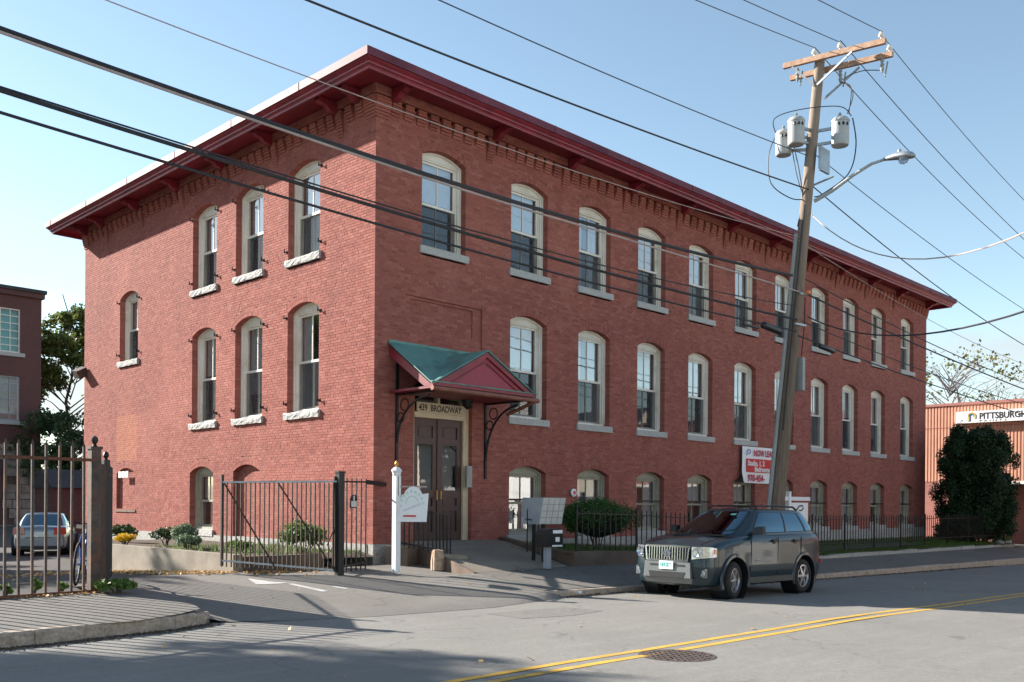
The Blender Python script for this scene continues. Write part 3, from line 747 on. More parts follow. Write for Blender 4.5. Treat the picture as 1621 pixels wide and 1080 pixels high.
# ---------------------------------------------------------------- windows
WM = {}
def win_meshes(w, h, rise, kind):
    key = (round(w, 2), round(h, 2), kind)
    if key in WM: return WM[key]
    mat = 'cream_paint' if kind != 'base' else 'olive_paint'
    st = .095; H = h-.015; y0, y1 = .20, .38
    mb = MB().box(-w/2, -w/2+st, y0, y1, 0, H).box(w/2-st, w/2, y0, y1, 0, H)
    mb.box(-w/2+st, w/2-st, y0-.03, y1, 0, .07)
    Rr = arch(w, rise); zc = h+rise-Rr; th = math.asin(w/2/Rr)
    top = [(Rr*math.sin(t), zc+Rr*math.cos(t)) for t in np.linspace(th, -th, 11)]
    mb.prism([(-w/2, y0+.002, H), (w/2, y0+.002, H)] + [(x, y0+.002, z) for x, z in top], (0, .15, 0))
    # raised brick mould and inner stop
    for sx in (-1, 1):
        mb.box(*sorted((sx*(w/2-.045), sx*w/2)), y0-.03, y0-.0005, 0.071, H)
        mb.box(*sorted((sx*(w/2-st-.03), sx*(w/2-st))), y0+.045, y1, .07, H-.004)
    for a, b in zip(top[:-1], top[1:]):
        mb.prism([(a[0], y0-.03, a[1]), (b[0], y0-.03, b[1]), (b[0]*.94, y0-.03, b[1]-.05), (a[0]*.94, y0-.03, a[1]-.05)], (0, .031, 0))
    mb.box(-w/2+st, w/2-st, y0+.02, y1, H-.035, H-.001)
    frame = mb.mesh('window', mat)
    wi = w/2-st-.03; zt_, zb_ = H-.035, .075; zm = zb_+(zt_-zb_)*.5
    def sash(z0, z1, y):
        m_ = MB(); r = .055
        m_.box(-wi, -wi+r, y, y+.04, z0, z1).box(wi-r, wi, y, y+.04, z0, z1).box(-wi+r, wi-r, y, y+.04, z0, z0+r*1.1).box(-wi+r, wi-r, y, y+.04, z1-r, z1)
        m_.box(-.011, .011, y+.004, y+.036, z0+r*1.1, z1-r)
        return m_
    up = sash(zm-.03, zt_, .265).mesh('upper_sash', mat); lo = sash(zb_, zm+.03, .308).mesh('lower_sash', mat)
    def pane(z0, z1, y, sx, tilt): 
        a, b = sorted((sx*.01, sx*(wi-.05)))
        return MB().quad((a, y, z0), (b, y+tilt, z0), (b, y+tilt, z1), (a, y, z1)).mesh('pane', 'glass')
    panes = [pane(zm-.03+.055, zt_-.05, .287, -1, .002), pane(zm-.03+.055, zt_-.05, .286, 1, .0), pane(zb_+.055, zm-.02, .332, -1, .0), pane(zb_+.055, zm-.02, .33, 1, .003)]
    scr = MB().quad((-wi, .275, zb_), (wi, .275, zb_), (wi, .275, zm-.031), (-wi, .275, zm-.031)).mesh('screen', 'screen')
    def sill(rough):
        m_ = MB(); nx, nz = 14, 4; ws = w/2+.075; g = np.zeros((nx+1, nz+1, 3))
        for i in range(nx+1):
            for k in range(nz+1):
                j = random.uniform(-1, 1)*rough
                g[i, k] = (-ws+2*ws*i/nx, -.06-abs(j)*(1 if 0 < k < nz else .3), -.175+.171*k/nz+(random.uniform(-1, 1)*rough*.4))
        base = len(m_.v)
        for i in range(nx+1):
            for k in range(nz+1): m_.v.append(tuple(g[i, k]))
        for i in range(nx):
            for k in range(nz): a = base+i*(nz+1)+k; m_.f.append((a, a+nz+1, a+nz+2, a+1))
        for i in range(nx):
            t0, t1 = g[i, nz], g[i+1, nz]; m_.quad(t0, t1, (t1[0], .3, t1[2]+.02), (t0[0], .3, t0[2]+.02))
            t0, t1 = g[i, 0], g[i+1, 0]; m_.quad(t0, t1, (t1[0], .0, t1[2]), (t0[0], .0, t0[2]))
        for i in (0, nx): m_.poly([g[i, k] for k in range(nz+1)] + [(g[i, nz][0], .05, -.004), (g[i, 0][0], .05, -.175)])
        return m_.mesh('sill', 'granite_sill')
    sl_ = sill(.022 if kind.endswith('A') else .004)
    cur = []
    for kfrac in (.45, .75, 1.0): cur.append(MB().quad((-wi, .41, zt_-(zt_-zb_)*kfrac), (wi, .41, zt_-(zt_-zb_)*kfrac), (wi, .41, zt_), (-wi, .41, zt_)).mesh('curtain', 'curtain'))
    m_ = MB(); xs_ = np.linspace(-wi, -wi+.42, 13)
    for i in range(12): m_.quad((xs_[i], .395+.02*(i % 2), zb_), (xs_[i+1], .395+.02*((i+1) % 2), zb_), (xs_[i+1], .395+.02*((i+1) % 2), zt_), (xs_[i], .395+.02*(i % 2), zt_))
    for i in range(12): m_.quad((-xs_[i], .395+.02*(i % 2), zb_), (-xs_[i+1], .395+.02*((i+1) % 2), zb_), (-xs_[i+1], .395+.02*((i+1) % 2), zt_), (-xs_[i], .395+.02*(i % 2), zt_))
    cur.append(m_.mesh('curtain', 'curtain'))
    WM[key] = (frame, up, lo, panes, scr, sl_, cur)
    return WM[key]
hm = MB().tube([(0, .02, 0), (0, -.09, 0)], .016, 6).tube([(0, -.075, -.03), (0, -.075, .07)], .014, 6).box(-.03, .03, -.012, .004, -.035, .035).mesh('hinge', 'iron_matte')
random.seed(21)
for (f, s, w, z0, zs, rise, kind) in wins:
    h = zs-z0; kk = kind+('A' if f == 'A' and kind != 'base' else '')
    fr, up, lo, pn, scr, sl_, cur = win_meshes(w, h, rise, kk if kind != 'base' else 'base')
    loc = (s, 0, z0) if f == 'B' else (0, s, z0); rot = None if f == 'B' else (0, 0, R(-90))
    wo = obj('window', fr, mill, loc, rot)
    obj('upper_sash', up, wo); obj('lower_sash', lo, wo)
    for p in pn: obj('pane', p, wo)
    if kind != 'base' and random.random() < .85: obj('screen', scr, wo)
    if kind != 'base' or f == 'A': obj('sill', sl_, wo)
    else: obj('sill', sl_, wo)
    r_ = random.random()
    if f == 'B' and kind != 'base': r_ = r_*.72
    if r_ < .9: obj('curtain', cur[0 if r_ < .38 else 1 if r_ < .48 else 2 if r_ < .60 else 3], wo)
    if f == 'A' and kind != 'base':
        for sx in (-1, 1):
            for zz in (.22, h-.12): obj('hinge', hm, wo, (sx*(w/2+.05), 0, zz))
    if kind == 'base' and f == 'B':      # window bars
        mb = MB().box(-w/2+.01, w/2-.01, .05, .062, h*.55, h*.55+.045)
        mb.build('window_bar', 'black_iron', wo)
# the bricked up opening with three glass blocks, and its ledge
for k in (-1, 0, 1): MB().box(-.085, -.055, 12.95+k*.26-.10, 12.95+k*.26+.10, 2.42, 2.62).build('glass_block', 'sign_white', mill)
MB().box(-.03, .05, 12.2, 13.7, 1.33, 1.40).build('ledge', 'concrete_brown', mill)

# ---------------------------------------------------------------- entrance
X0, X1 = 1.15, 2.99
MB().box(X1-.17, X1-.002, .13, .34, .79, 4.72).box(X0+.002, X0+.12, .13, .34, .79, 4.72).box(X0+.12, X1-.17, .12, .34, 3.70, 3.83).build('door_frame', 'tan_paint', mill)
xm = (X0+.12+X1-.17)/2
for (a, b) in ((X0+.12, xm), (xm, X1-.17)):
    a += .004; b -= .004
    gz0, gz1 = 2.0, 3.08; mb = MB()
    mb.box(a, a+.15, .19, .24, .80, 3.695).box(b-.15, b, .19, .24, .80, 3.695)
    for z0, z1 in ((.80, 1.0), (1.5, 1.62), (1.82, gz0), (gz1, gz1+.16), (3.52, 3.695)): mb.box(a+.15, b-.15, .19, .24, z0, z1)
    lf = mb.build('door_leaf', 'door_brown', mill)
    for z0, z1 in ((1.0, 1.5), (1.62, 1.82), (gz1+.16, 3.52)):
        m2 = MB().box(a+.15, b-.15, .225, .235, z0, z1).box(a+.19, b-.19, .212, .226, z0+.03, z1-.03); m2.build('panel', 'door_brown', lf)
    MB().quad((a+.15, .222, gz0), (b-.15, .222, gz0), (b-.15, .222, gz1), (a+.15, .222, gz1)).build('pane', 'glass', lf)
    m2 = MB().tube([(b-.06 if a < 1.5 else a+.06, .19, 1.75), (b-.06 if a < 1.5 else a+.06, .13, 1.78), (b-.06 if a < 1.5 else a+.06, .13, 1.98), (b-.06 if a < 1.5 else a+.06, .19, 2.0)], .013, 8)
    m2.build('handle', 'gold', lf)
MB().box(xm-.03, xm+.03, .165, .189, .82, 3.69).build('astragal', 'door_brown', mill)
tr_ = MB().box(xm-.03, xm+.03, .15, .3, 4.06, 4.70).build('transom', 'tan_paint', mill)
MB().quad((X0+.12, .24, 3.83), (xm-.03, .24, 3.83), (xm-.03, .24, 4.7), (X0+.12, .24, 4.7)).build('pane', 'glass', tr_)
MB().quad((xm+.03, .24, 3.83), (X1-.17, .241, 3.83), (X1-.17, .241, 4.7), (xm+.03, .24, 4.7)).build('pane', 'glass', tr_)
sg = MB().box(1.31, 2.80, .075, .118, 3.815, 4.055).build('address_sign', 'tan_paint', mill)
text('lettering', '439  BROADWAY', .215, 'sign_ink', sg, (1.36, .073, 3.86), FB, .002, .004, .80)
MB().box(X0, X1, .02, .4, .74, .795).build('threshold', 'concrete', mill)
MB().box(2.76, 2.94, -.07, -.004, 2.08, 2.60).box(2.79, 2.91, -.076, -.069, 2.36, 2.54).build('intercom', 'silver_plastic', mill)
lan = MB().lathe([(.02, .0), (.13, -.02), (.13, -.06), (.15, -.3), (.10, -.44), (.02, -.5)], 10, (2.62, -.22, 4.45)).tube([(2.62, -.22, 4.44), (2.62, -.22, 4.62), (2.62, 0, 4.66)], .02, 6)
lan.build('porch_lantern', 'black_iron', mill)
al = MB().lathe([(.11, -.05), (.11, -.08), (.07, -.10)], 18, (6.72, 0, 2.0), 'y'); al.build('alarm_bell', 'sign_white', mill)
MB().lathe([(.05, -.10), (.05, -.104)], 12, (6.72, 0, 2.0), 'y').build('alarm_badge', 'sign_red', mill)
# canopy over the door
CX0, CX1, CY, ZE, ZW, ZA = .42, 3.56, -1.5, 4.27, 5.30, 5.12
cm = (CX0+CX1)/2; yb = -(ZW-ZA)/(ZW-ZE)*1.5
can = MB().box(CX0, CX1, CY, -.02, ZE-.10, ZE-.05).build('canopy', 'burgundy', mill)
can['label'] = 'burgundy door canopy with a green copper roof'
e = .05
sh = MB()
def shed(x, y): return ZE + (ZW-ZE)*(y-CY)/(-CY)
L1 = [(CX0-e, CY, ZE), (CX0-e, 0, ZW), (cm, 0, ZW), (cm, yb, ZA)]
sh.prism([(CX0-e, CY-.04, ZE-.02), (CX0-e, -.012, ZW), (cm, -.012, ZW), (cm, yb, ZA)], (0, 0, .03))
sh.prism([(CX1+e, CY-.04, ZE-.02), (CX1+e, -.012, ZW), (cm, -.012, ZW), (cm, yb, ZA)], (0, 0, .03))
sh.prism([(CX0-e, CY-.04, ZE-.015), (cm, yb, ZA+.006), (cm, CY-.09, ZA+.006), (CX0-e+.02, CY-.09, ZE-.015)], (0, 0, .03))
sh.prism([(CX1+e, CY-.04, ZE-.015), (cm, yb, ZA+.006), (cm, CY-.09, ZA+.006), (CX1+e-.02, CY-.09, ZE-.015)], (0, 0, .03))
sh.build('copper_roof', 'patina', can)
MB().prism([(CX0, CY, ZE-.05), (CX0, -.012, ZW-.06), (CX0, -.012, ZW-.30), (CX0, CY+.25, ZE-.06)], (.05, 0, 0)).build('side_board', 'burgundy', can)
MB().prism([(CX1, CY, ZE-.05), (CX1, -.012, ZW-.06), (CX1, -.012, ZW-.30), (CX1, CY+.25, ZE-.06)], (-.05, 0, 0)).build('side_board', 'burgundy', can)
MB().prism([(CX0+.02, CY, ZE-.02), (CX1-.02, CY, ZE-.02), (cm, CY, ZA-.02)], (0, .05, 0)).build('gable_board', 'gable_wood', can)
def rake(w0, w1, y, t): # sloping trim boards of the little gable
    for sx in (-1, 1):
        hx = (CX1-CX0)/2
        p = []
        for f0 in (w0, w1):
            k = f0/(ZA-ZE)
            p.append((f0, k))
        a = [(cm+sx*hx*(1-p[0][1]*1.0), y, ZE+.0), (cm, y, ZA-p[0][0]), (cm, y, ZA-p[1][0]), (cm+sx*hx*(1-p[1][1]), y, ZE+.0)]
        MB().prism(a, (0, -t, 0)).build('rake_board', 'burgundy', can)
rake(.02, .13, CY, .06); rake(.22, .26, CY, .03)
MB().box(CX0-.04, CX1+.04, CY-.07, CY, ZE-.05, ZE+.02).build('base_board', 'burgundy', can)
MB().box(CX0-.06, CX1+.06, CY-.085, CY-.0, ZE+.021, ZE+.045).build('flashing', 'patina', can)
MB().tube([(CX0-.06, CY-.06, ZE-.11), (CX1+.12, CY-.06, ZE-.13)], .055, 10).build('gutter', 'copper', can)
MB().tube([(CX1+.02, CY-.05, ZE-.14), (CX1-.05, CY+.3, ZE-.28), (CX1-.12, CY+.75, ZE-.42)], .045, 8).build('downpipe', 'copper', can)
MB().box(CX0-.02, CX1+.02, -.03, -.012, ZW+.0, ZW+.07).build('wall_flashing', 'patina', can)
for x, zl_ in ((.63, 2.6), (3.42, 2.3)):
    mb = MB(); zt_ = 4.42; yo = -1.15
    mb.box(x-.03, x+.03, -.05, -.005, zl_, 5.0 if x < 1 else 4.5)
    arc = [(x, -.05-1.1*(k/12)**2.0*1.0, zl_+.45+(zt_-.35-zl_-.45)*math.sin(k/12*1.45)) for k in range(13)]
    mb.tube(arc, .028, 6)
    mb.tube([(x, -.05, 4.14), (x, -1.3, 4.14)], .025, 6)
    for (cy_, cz_, r_) in ((-.17, 3.62, .11), (-.30, 3.90, .14)):
        mb.tube([(x, cy_+r_*math.cos(t_), cz_+r_*math.sin(t_)) for t_ in np.linspace(0, 2*math.pi, 15)], .017, 5, False)
    mb.build('bracket', 'black_iron', can)

# ================================================================ walls, planter, railings
MB().prism([(-3.58, -.32, -.4), (-3.38, -.32, -.4), (-3.38, 5.75, -.4), (-2.05, 9.35, -.4), (-2.2, 9.5, -.4), (-3.58, 5.8, -.4)], (0, 0, 1.06)).build('planter_wall', 'concrete')
o = bpy.data.objects['planter_wall']; tag(o, 'low grey concrete planter wall along the sunlit end of the brick building', 'wall')
o = MB().box(-3.38, -1.55, -.32, -.14, 0, .62).build('planter_wall', 'concrete_brown'); tag(o, 'short brown concrete planter wall behind the open picket gate', 'wall')
sheet('planter_soil', 'soil', [0, .3, .5, .7, 1], [-.15, .5, 2, 4, 5.75, 7.5, 9.35], lambda x, y: .60+.05*math.sin(x*3+y*2.1)*.5+(.0 if x < -1.8 or y > 0 else -.1), lambda u, y: (lambda q: q+(-.03-q)*u)(float(np.interp(y, [0, 5.75, 9.35], [-3.40, -3.40, -2.1]))))
# the retaining wall before the lawn and the walls of the ramp
def wallstrip(name, pts, th, label, mat='concrete_brown'):    # pts: (x, y, z0, z1)
    mb = MB(); n = len(pts)
    for i in range(n-1):
        a, b = pts[i], pts[i+1]; d = Vector((b[0]-a[0], b[1]-a[1], 0)).normalized(); nn = Vector((-d.y, d.x, 0))*th
        A, B_ = Vector((a[0], a[1], 0)), Vector((b[0], b[1], 0))
        P = [A+Vector((0, 0, a[2])), B_+Vector((0, 0, b[2])), B_+nn+Vector((0, 0, b[2])), A+nn+Vector((0, 0, a[2])), A+Vector((0, 0, a[3])), B_+Vector((0, 0, b[3])), B_+nn+Vector((0, 0, b[3])), A+nn+Vector((0, 0, a[3]))]
        mb.hexa(P)
    o = mb.build(name, mat); return tag(o, label, 'wall')
wallstrip('retaining_wall', [(3.9, -.03, .3, .86), (3.62, -1.2, .3, .74), (3.35, -2.5, .1, .64), (3.45, -2.96, .1, .62), (4.3, -3.02, .1, .61), (5.9, -3.02, 0, .56)], .16, 'low brown retaining wall curving from the ramp along the lawn')
wallstrip('retaining_wall', [(5.95, -3.02, 0, .50), (8, -3.02, -.1, .37), (9, -3.02, -.1, .34)], .16, 'low weathered retaining wall hidden behind the parked vehicle')
root = empty('lawn_edging', (9, -3.0, 0), label='row of low stone edging blocks between the lawn and the sidewalk', cat='edging')
x = 9.02
while x < 32.8:
    w_ = random.uniform(.8, 1.5); MB().box(x-9, x+w_-9-.015, -.03+random.uniform(-.02, .02), .14, zi(x)-.2, zi(x)+random.uniform(.09, .13)).build('edging_stone', 'granite', root); x += w_
wallstrip('ramp_wall', [(.93, 0.0, .2, .80), (.62, -1.5, .0, .62), (.36, -2.7, .0, .37), (.30, -3.03, .0, .30)], -.05, 'brown side wall below the left edge of the entrance ramp')
wallstrip('step_block', [(.25, -.9, .1, .74), (.95, -.62, .1, .76)], .55, 'weathered concrete block beside the entrance ramp and the brick corner', 'concrete_brown')
root = empty('ramp_railing', (.45, -1.15, .62), label='black iron railing with thin pickets at the left edge of the ramp', cat='railing')
ra, rb, rc = Vector((-.30, .55, .14)), Vector((.10, -.25, .0)), Vector((.52, -.35, -.05))
pk = MB().box(-.011, .011, -.011, .011, 0, .86).mesh('picket', 'black_iron')
for a, b, n_ in ((ra, rb, 8), (rb, rc, 5)):
    MB().bar(a+Vector((0, 0, .86)), b+Vector((0, 0, .86)), .035, .03).build('rail', 'black_iron', root)
    MB().bar(a+Vector((0, 0, .08)), b+Vector((0, 0, .08)), .03, .03).build('rail', 'black_iron', root)
    for k in range(n_+1):
        if a == rb and k == 0: continue
        obj('picket', pk, root, tuple(a.lerp(b, k/n_)))
o = MB().box(-.04, .04, -.04, .04, 0, .56).build('newspaper_tube', 'sign_white', None, loc=(.03, -1.48, 1.40)); tag(o, 'narrow white plastic holder on the ramp railing before the door', 'holder')
# split tree stump by the ramp
mb = MB()
for i in range(7):
    a = i/7*6.28; x, y = .07*math.cos(a), .07*math.sin(a)
    mb.tube([(x, y, 0), (x*1.15, y*1.15, .18), (x*1.0, y*1.0, random.uniform(.34, .44))], [.085, .075, random.uniform(.05, .07)], 7)
o = mb.build('stump', 'old_stump', None, True, (.42, -1.72, .27)); tag(o, 'short splintered tan stump standing at the foot of the ramp railing', 'stump')
o = MB().box(-.28, .28, -.09, .09, 0, .09).build('stone_slab', 'concrete', None, loc=(.78, -1.85, .50)); o.rotation_euler = (0, .05, R(-35)); tag(o, 'small flat stone slab lying on the ramp edge by the stump', 'stone')

# ---------------------------------------------------------------- front lawn fence
def spear(h, w, mat):
    return MB().box(-w/2, w/2, -w/2, w/2, 0, h-.06).lathe([(w*.75, h-.06), (w*.8, h-.045), (.002, h)], 4).mesh('picket', mat)
root = empty('iron_fence', (3.5, -2.9, 0), label='long low black iron fence of thin pickets along the front lawn', cat='fence')
pk = spear(.98, .02, 'black_iron'); po = MB().box(-.022, .022, -.022, .022, 0, 1.12).lathe([(.03, 1.12), (.035, 1.14), (.003, 1.19)], 6).mesh('post', 'black_iron')
xs_ = np.arange(3.55, 32.9, .205)
def ftop(x): return 1.42 - .012*max(0, x-20)
def fz(x): return float(np.interp(x, [3, 6, 9, 15, 32], [.62, .55, .42, .38, .34]))
for i, x in enumerate(xs_):
    o = obj('post' if i % 11 == 0 else 'picket', po if i % 11 == 0 else pk, root, (x-3.5, 0, fz(x)-(.12 if i % 11 == 0 else -.04)))
for i in range(0, len(xs_)-1, 11):
    a, b = xs_[i], xs_[min(i+11, len(xs_)-1)]
    for dz in (.88, .12): MB().bar((a-3.5, 0, fz(a)+dz), (b-3.5, 0, fz(b)+dz), .028, .022).build('rail', 'black_iron', root)
root = empty('iron_fence', (2.3, -2.55, .4), label='short black iron railing stub under the grey mail cabinet', cat='fence')
for k in range(4): obj('picket', pk, root, (k*.2+.0, k*.02, .12-.03*k+.1))
MB().bar((-.05, 0, .95), (.7, .06, .88), .03, .025).build('rail', 'black_iron', root)

# ---------------------------------------------------------------- left iron fence and its gate
root = empty('iron_fence', (-6.96, -2.26, .28), label='tall rusty iron picket fence at the left edge along the sidewalk', cat='fence')
fd = Vector((-1, -.105, 0)).normalized()
pk = MB().box(-.017, .017, -.017, .017, 0, 2.24).lathe([(.024, 2.24), (.003, 2.31)], 4).mesh('picket', 'rust_iron')
for k in range(1, 20): obj('picket', pk, root, tuple(fd*(k*.192)+Vector((0, 0, -.01))), (random.uniform(-.008, .008), random.uniform(-.008, .008), 0))
for z in (2.03, .03): MB().bar(fd*.02+Vector((0, 0, z)), fd*3.9+Vector((0, 0, z)), .035, .045).build('rail', 'rust', root)
root2 = empty('gate_post', (-6.97, -2.2, .26), label='thick dark wooden gate post with ball finial at the driveway mouth', cat='post')
MB().box(-.075, .075, -.075, .075, 0, 2.22).box(-.09, .09, -.09, .09, 2.22, 2.26).build('shaft', 'rust_iron', root2)
MB().lathe([(.05, 2.26), (.022, 2.29), (.03, 2.31), (.052, 2.35), (.045, 2.40), (.003, 2.43)], 12).build('finial', 'black_iron', root2, True)
root3 = empty('gate_post', (-6.41, -1.25, .28), label='second dark gate post with finial just behind the thick post', cat='post')
MB().box(-.05, .05, -.05, .05, 0, 2.08).build('shaft', 'black_iron', root3); MB().lathe([(.05, 2.08), (.02, 2.1), (.05, 2.15), (.04, 2.2), (.003, 2.23)], 10).build('finial', 'black_iron', root3, True)
root4 = empty('gate_leaf', (-6.92, -2.1, .3), label='dark boarded gate leaf swung open and seen edge on behind the thick post', cat='gate')
d_ = Vector((.51, .85, 0)); bd = MB().box(-.05, .05, -.02, .02, 0, 1.98).mesh('board', 'rust_iron')
for k in range(9): obj('board', bd, root4, tuple(d_*(k/8)), (0, 0, math.atan2(d_.y, d_.x)))
for z in (.3, 1.7): MB().bar(Vector((-.02, .03, z)), d_+Vector((-.02, .03, z)), .04, .08).build('rail', 'rust_iron', root4)
root5 = empty('gate_leaf', (-6.36, -1.15, .3), label='folded iron gate of thin pickets behind the dark gate posts', cat='gate')
pk2 = MB().box(-.013, .013, -.013, .013, 0, 2.0).mesh('picket', 'black_iron'); d2 = Vector((.80, 1.72, 0))
for k in range(13): obj('picket', pk2, root5, tuple(d2*(k/12)))
for z in (.15, 1.85): MB().bar(Vector((0, 0, z)), d2+Vector((0, 0, z)), .03, .04).build('rail', 'black_iron', root5)

# open gate leaf by the planter, its post, the short panel to the building
root = empty('gate_leaf', (-2.03, -1.55, .3), label='open black picket gate leaf with two diagonal braces before the planter', cat='gate')
gl = Vector((-1.84, 1.14, 0)); ln = gl.length; pk = MB().box(-.011, .011, -.011, .011, 0, 1.72).mesh('picket', 'gate_iron')
n_ = 25
for k in range(n_+1):
    p = gl*(k/n_); o = obj('picket', pk, root, tuple(p+Vector((0, 0, .05+.10*k/n_)))); o.scale = (1, 1, 1.0-.05*k/n_)
A = Vector((0, 0, 0))
for z0, z1, m_ in ((1.80, 1.76, 'galvanized'), (.06, .27, 'galvanized')): MB().bar(A+Vector((0, -.015, z0)), gl+Vector((0, -.015, z1)), .035, .035).build('rail', m_, root)
MB().bar(gl+Vector((0, 0, .17)), gl+Vector((0, 0, 1.90)), .05, .05).build('end_post', 'gate_iron', root)
MB().bar(Vector((-.05, 0, .04)), Vector((-.05, .03, 1.90)), .045, .045).build('end_post', 'gate_iron', root)
MB().bar(gl*.04+Vector((0, -.03, .08)), gl*.53+Vector((0, -.03, 1.76)), .035, .03).build('brace', 'gate_iron', root)
MB().bar(gl*.56+Vector((0, -.03, .16)), gl*.99+Vector((0, -.03, 1.74)), .035, .03).build('brace', 'gate_iron', root)
MB().bar(gl*.10+Vector((0, -.04, .55)), gl*.02+Vector((0, -.04, .98)), .022, .022).build('brace', 'gate_iron', root)
gp = empty('gate_post', (-2.0, -1.58, .25), label='square black gate post between the open gate and the brick corner', cat='post')
MB().box(-.065, .065, -.065, .065, 0, 2.02).build('shaft', 'black_iron', gp); MB().box(-.08, .08, -.08, .08, 2.02, 2.05).build('cap', 'black_iron', gp)
root = empty('iron_fence', (-1.92, -1.53, .3), label='short black picket panel between gate post and brick corner', cat='fence')
dv = Vector((1.05, .58, 0)); pk = MB().box(-.011, .011, -.011, .011, 0, 1.88).mesh('picket', 'black_iron')
for k in range(1, 6): obj('picket', pk, root, tuple(dv*(k/5.3)))
MB().bar((0, 0, 1.80), dv+Vector((0, 0, 1.82)), .03, .035).build('rail', 'black_iron', root)
MB().bar((0, 0, .12), dv+Vector((0, 0, .14)), .03, .035).build('rail', 'black_iron', root)
MB().bar(dv+Vector((.0, 0, 1.82)), Vector((2.25, 1.50, 1.80)), .03, .09).build('wall_arm', 'black_iron', root)
sp = empty('gate_sign', (-1.55, -1.37, 1.58), math.atan2(.58, 1.05), label='small dark plaque with pale blue print hung on the short picket panel', cat='sign')
MB().prism([(-.15, -.03, 0), (.17, -.03, 0), (.17, -.03, .2), (.09, -.03, .27), (-.07, -.03, .27), (-.15, -.03, .2)], (0, .012, 0)).build('board', 'black_iron', sp)
MB().box(-.12, .14, -.034, -.031, .02, .14).box(-.02, .04, -.034, -.031, .145, .25).build('print', 'box_light', sp)

# ---------------------------------------------------------------- white sign post
root = empty('sign_post', (-.85, -1.9, .29), label='white post with gold finial and hanging white shaped sign at the corner', cat='sign')
MB().box(-.062, .062, -.062, .062, 0, 1.95).build('post', 'white_paint', root)
MB().lathe([(.075, 1.95), (.085, 1.98), (.085, 2.0), (.11, 2.05), (.10, 2.07), (.05, 2.12)], 8).build('cap', 'white_paint', root)
MB().lathe([(.03, 2.11), (.018, 2.13), (.04, 2.16), (.045, 2.19), (.025, 2.23), (.003, 2.26)], 12).build('finial', 'gold', root, True)
sd = Vector((.70, -.71, 0)); ang = math.atan2(-.71, .70); bl = Matrix.Rotation(ang, 4, 'Z')
MB().bar(sd*.05+Vector((0, 0, 1.73)), sd*.62+Vector((0, 0, 1.73)), .03, .03).build('arm', 'wire_light', root)
MB().box(-.02, .05, -.05, -.03, 1.55, 1.95).build('strap', 'black_iron', root).rotation_euler = (0, 0, ang)
brd = [(-.02, 1.02), (.53, 1.02), (.57, 1.60), (.44, 1.58), (.40, 1.66), (.33, 1.72), (.25, 1.735), (.17, 1.71), (.10, 1.64), (.07, 1.57), (.03, 1.57), (-.05, 1.25)]
bo_ = MB().prism([bl @ Vector((x+.08, -.02, z)) for x, z in brd], bl @ Vector((0, .03, 0))).build('sign_board', 'sign_white', root)
mb = MB(); mv = MB()
for i in range(9):                                       # arched row of small green letters, too small to read
    a = math.pi*(1.02-.98*i/8); cx, cz = .32+.22*math.cos(a), 1.36+.27*math.sin(a)
    m_ = bl @ Matrix.Translation((cx, -.024, cz)) @ Matrix.Rotation(-(a-math.pi/2), 4, 'Y')
    mb.box(-.018, -.010, 0, .003, -.025, .025, m_); mb.box(.010, .018, 0, .003, -.025, .025, m_); mb.box(-.010, .010, 0, .003, (-.004 if i % 2 else .017), (.004 if i % 2 else .025), m_)
arc_ = [bl @ Vector((.32+.13*math.cos(a), -.022, 1.37+.17*math.sin(a))) for a in np.linspace(.3, 3.1, 14)]
mb.tube(arc_, .006, 4)
mb.build('lettering', 'sign_green', bo_)
for i in range(8):
    m_ = bl @ Matrix.Translation((.16+.045*i, -.024, 1.25+.018*i)) @ Matrix.Rotation(-.35, 4, 'Y')
    mv.box(-.012, -.006, 0, .003, -.022, .022, m_); mv.box(.006, .012, 0, .003, -.022, .022*(1 if i % 3 else .2), m_); mv.box(-.006, .006, 0, .003, .012, .02, m_)
mv.build('lettering', 'sign_violet', bo_)
MB().box(.14, .40, -.026, -.021, 1.12, 1.155, bl).build('red_bar', 'sign_red', bo_)

# ---------------------------------------------------------------- mail boxes by the ramp
root = empty('mailbox', (2.25, -3.2, .30), R(-8), label='black mailbox with white labels on a grey post beside the ramp', cat='mailbox')
MB().box(-.06, .06, -.06, .06, 0, .47).build('post', 'box_grey', root)
mb = MB(); pr0 = [(-.17, .47), (.30, .47), (.30, .74), (.27, .82), (.18, .86), (-.05, .86), (-.14, .82), (-.17, .74)]
MB().prism([(x, -.16, z) for x, z in pr0], (0, .36, 0)).build('body', 'plastic_black', root)
MB().box(.02, .28, -.172, -.161, .76, .83).build('label_strip', 'sign_white', root); MB().box(.09, .20, -.172, -.161, .58, .68).build('label_strip', 'sign_white', root); MB().box(.0, .28, -.172, -.161, .475, .51).build('label_strip', 'sign_white', root)
root = empty('mail_cabinet', (2.75, -2.60, .40), R(-97), label='grey sheet metal mail cabinet with a grid of small doors above the black mailbox', cat='mailbox')
y0, y1 = -.30, .22
pr0 = [(.30, .82), (.42, 1.42), (-.32, 1.42), (-.32, .82)]
MB().prism([(x, y0, z) for x, z in [(-.36, .84), (.22, .84), (.36, 1.43), (-.36, 1.43)]], (0, .66, 0)).build('cabinet', 'box_grey', root)
MB().box(-.26, -.20, -.1, -.04, 0, .84).build('leg', 'black_iron', root); MB().box(.08, .14, -.1, -.04, 0, .84).build('leg', 'black_iron', root)
for i in range(4):
    for k in range(4):
        a0, a1 = k/4+.012, (k+1)/4-.012; b0, b1 = i/4+.015, (i+1)/4-.015
        def PP_(u, v, o): return (.22+.14*v+o, y0+.66*u, .84+.59*v)
        P = [PP_(a0, b0, .002), PP_(a1, b0, .002), PP_(a1, b1, .002), PP_(a0, b1, .002), PP_(a0, b0, .014), PP_(a1, b0, .014), PP_(a1, b1, .014), PP_(a0, b1, .014)]
        MB().hexa(P).build('mail_door', 'box_light', root)
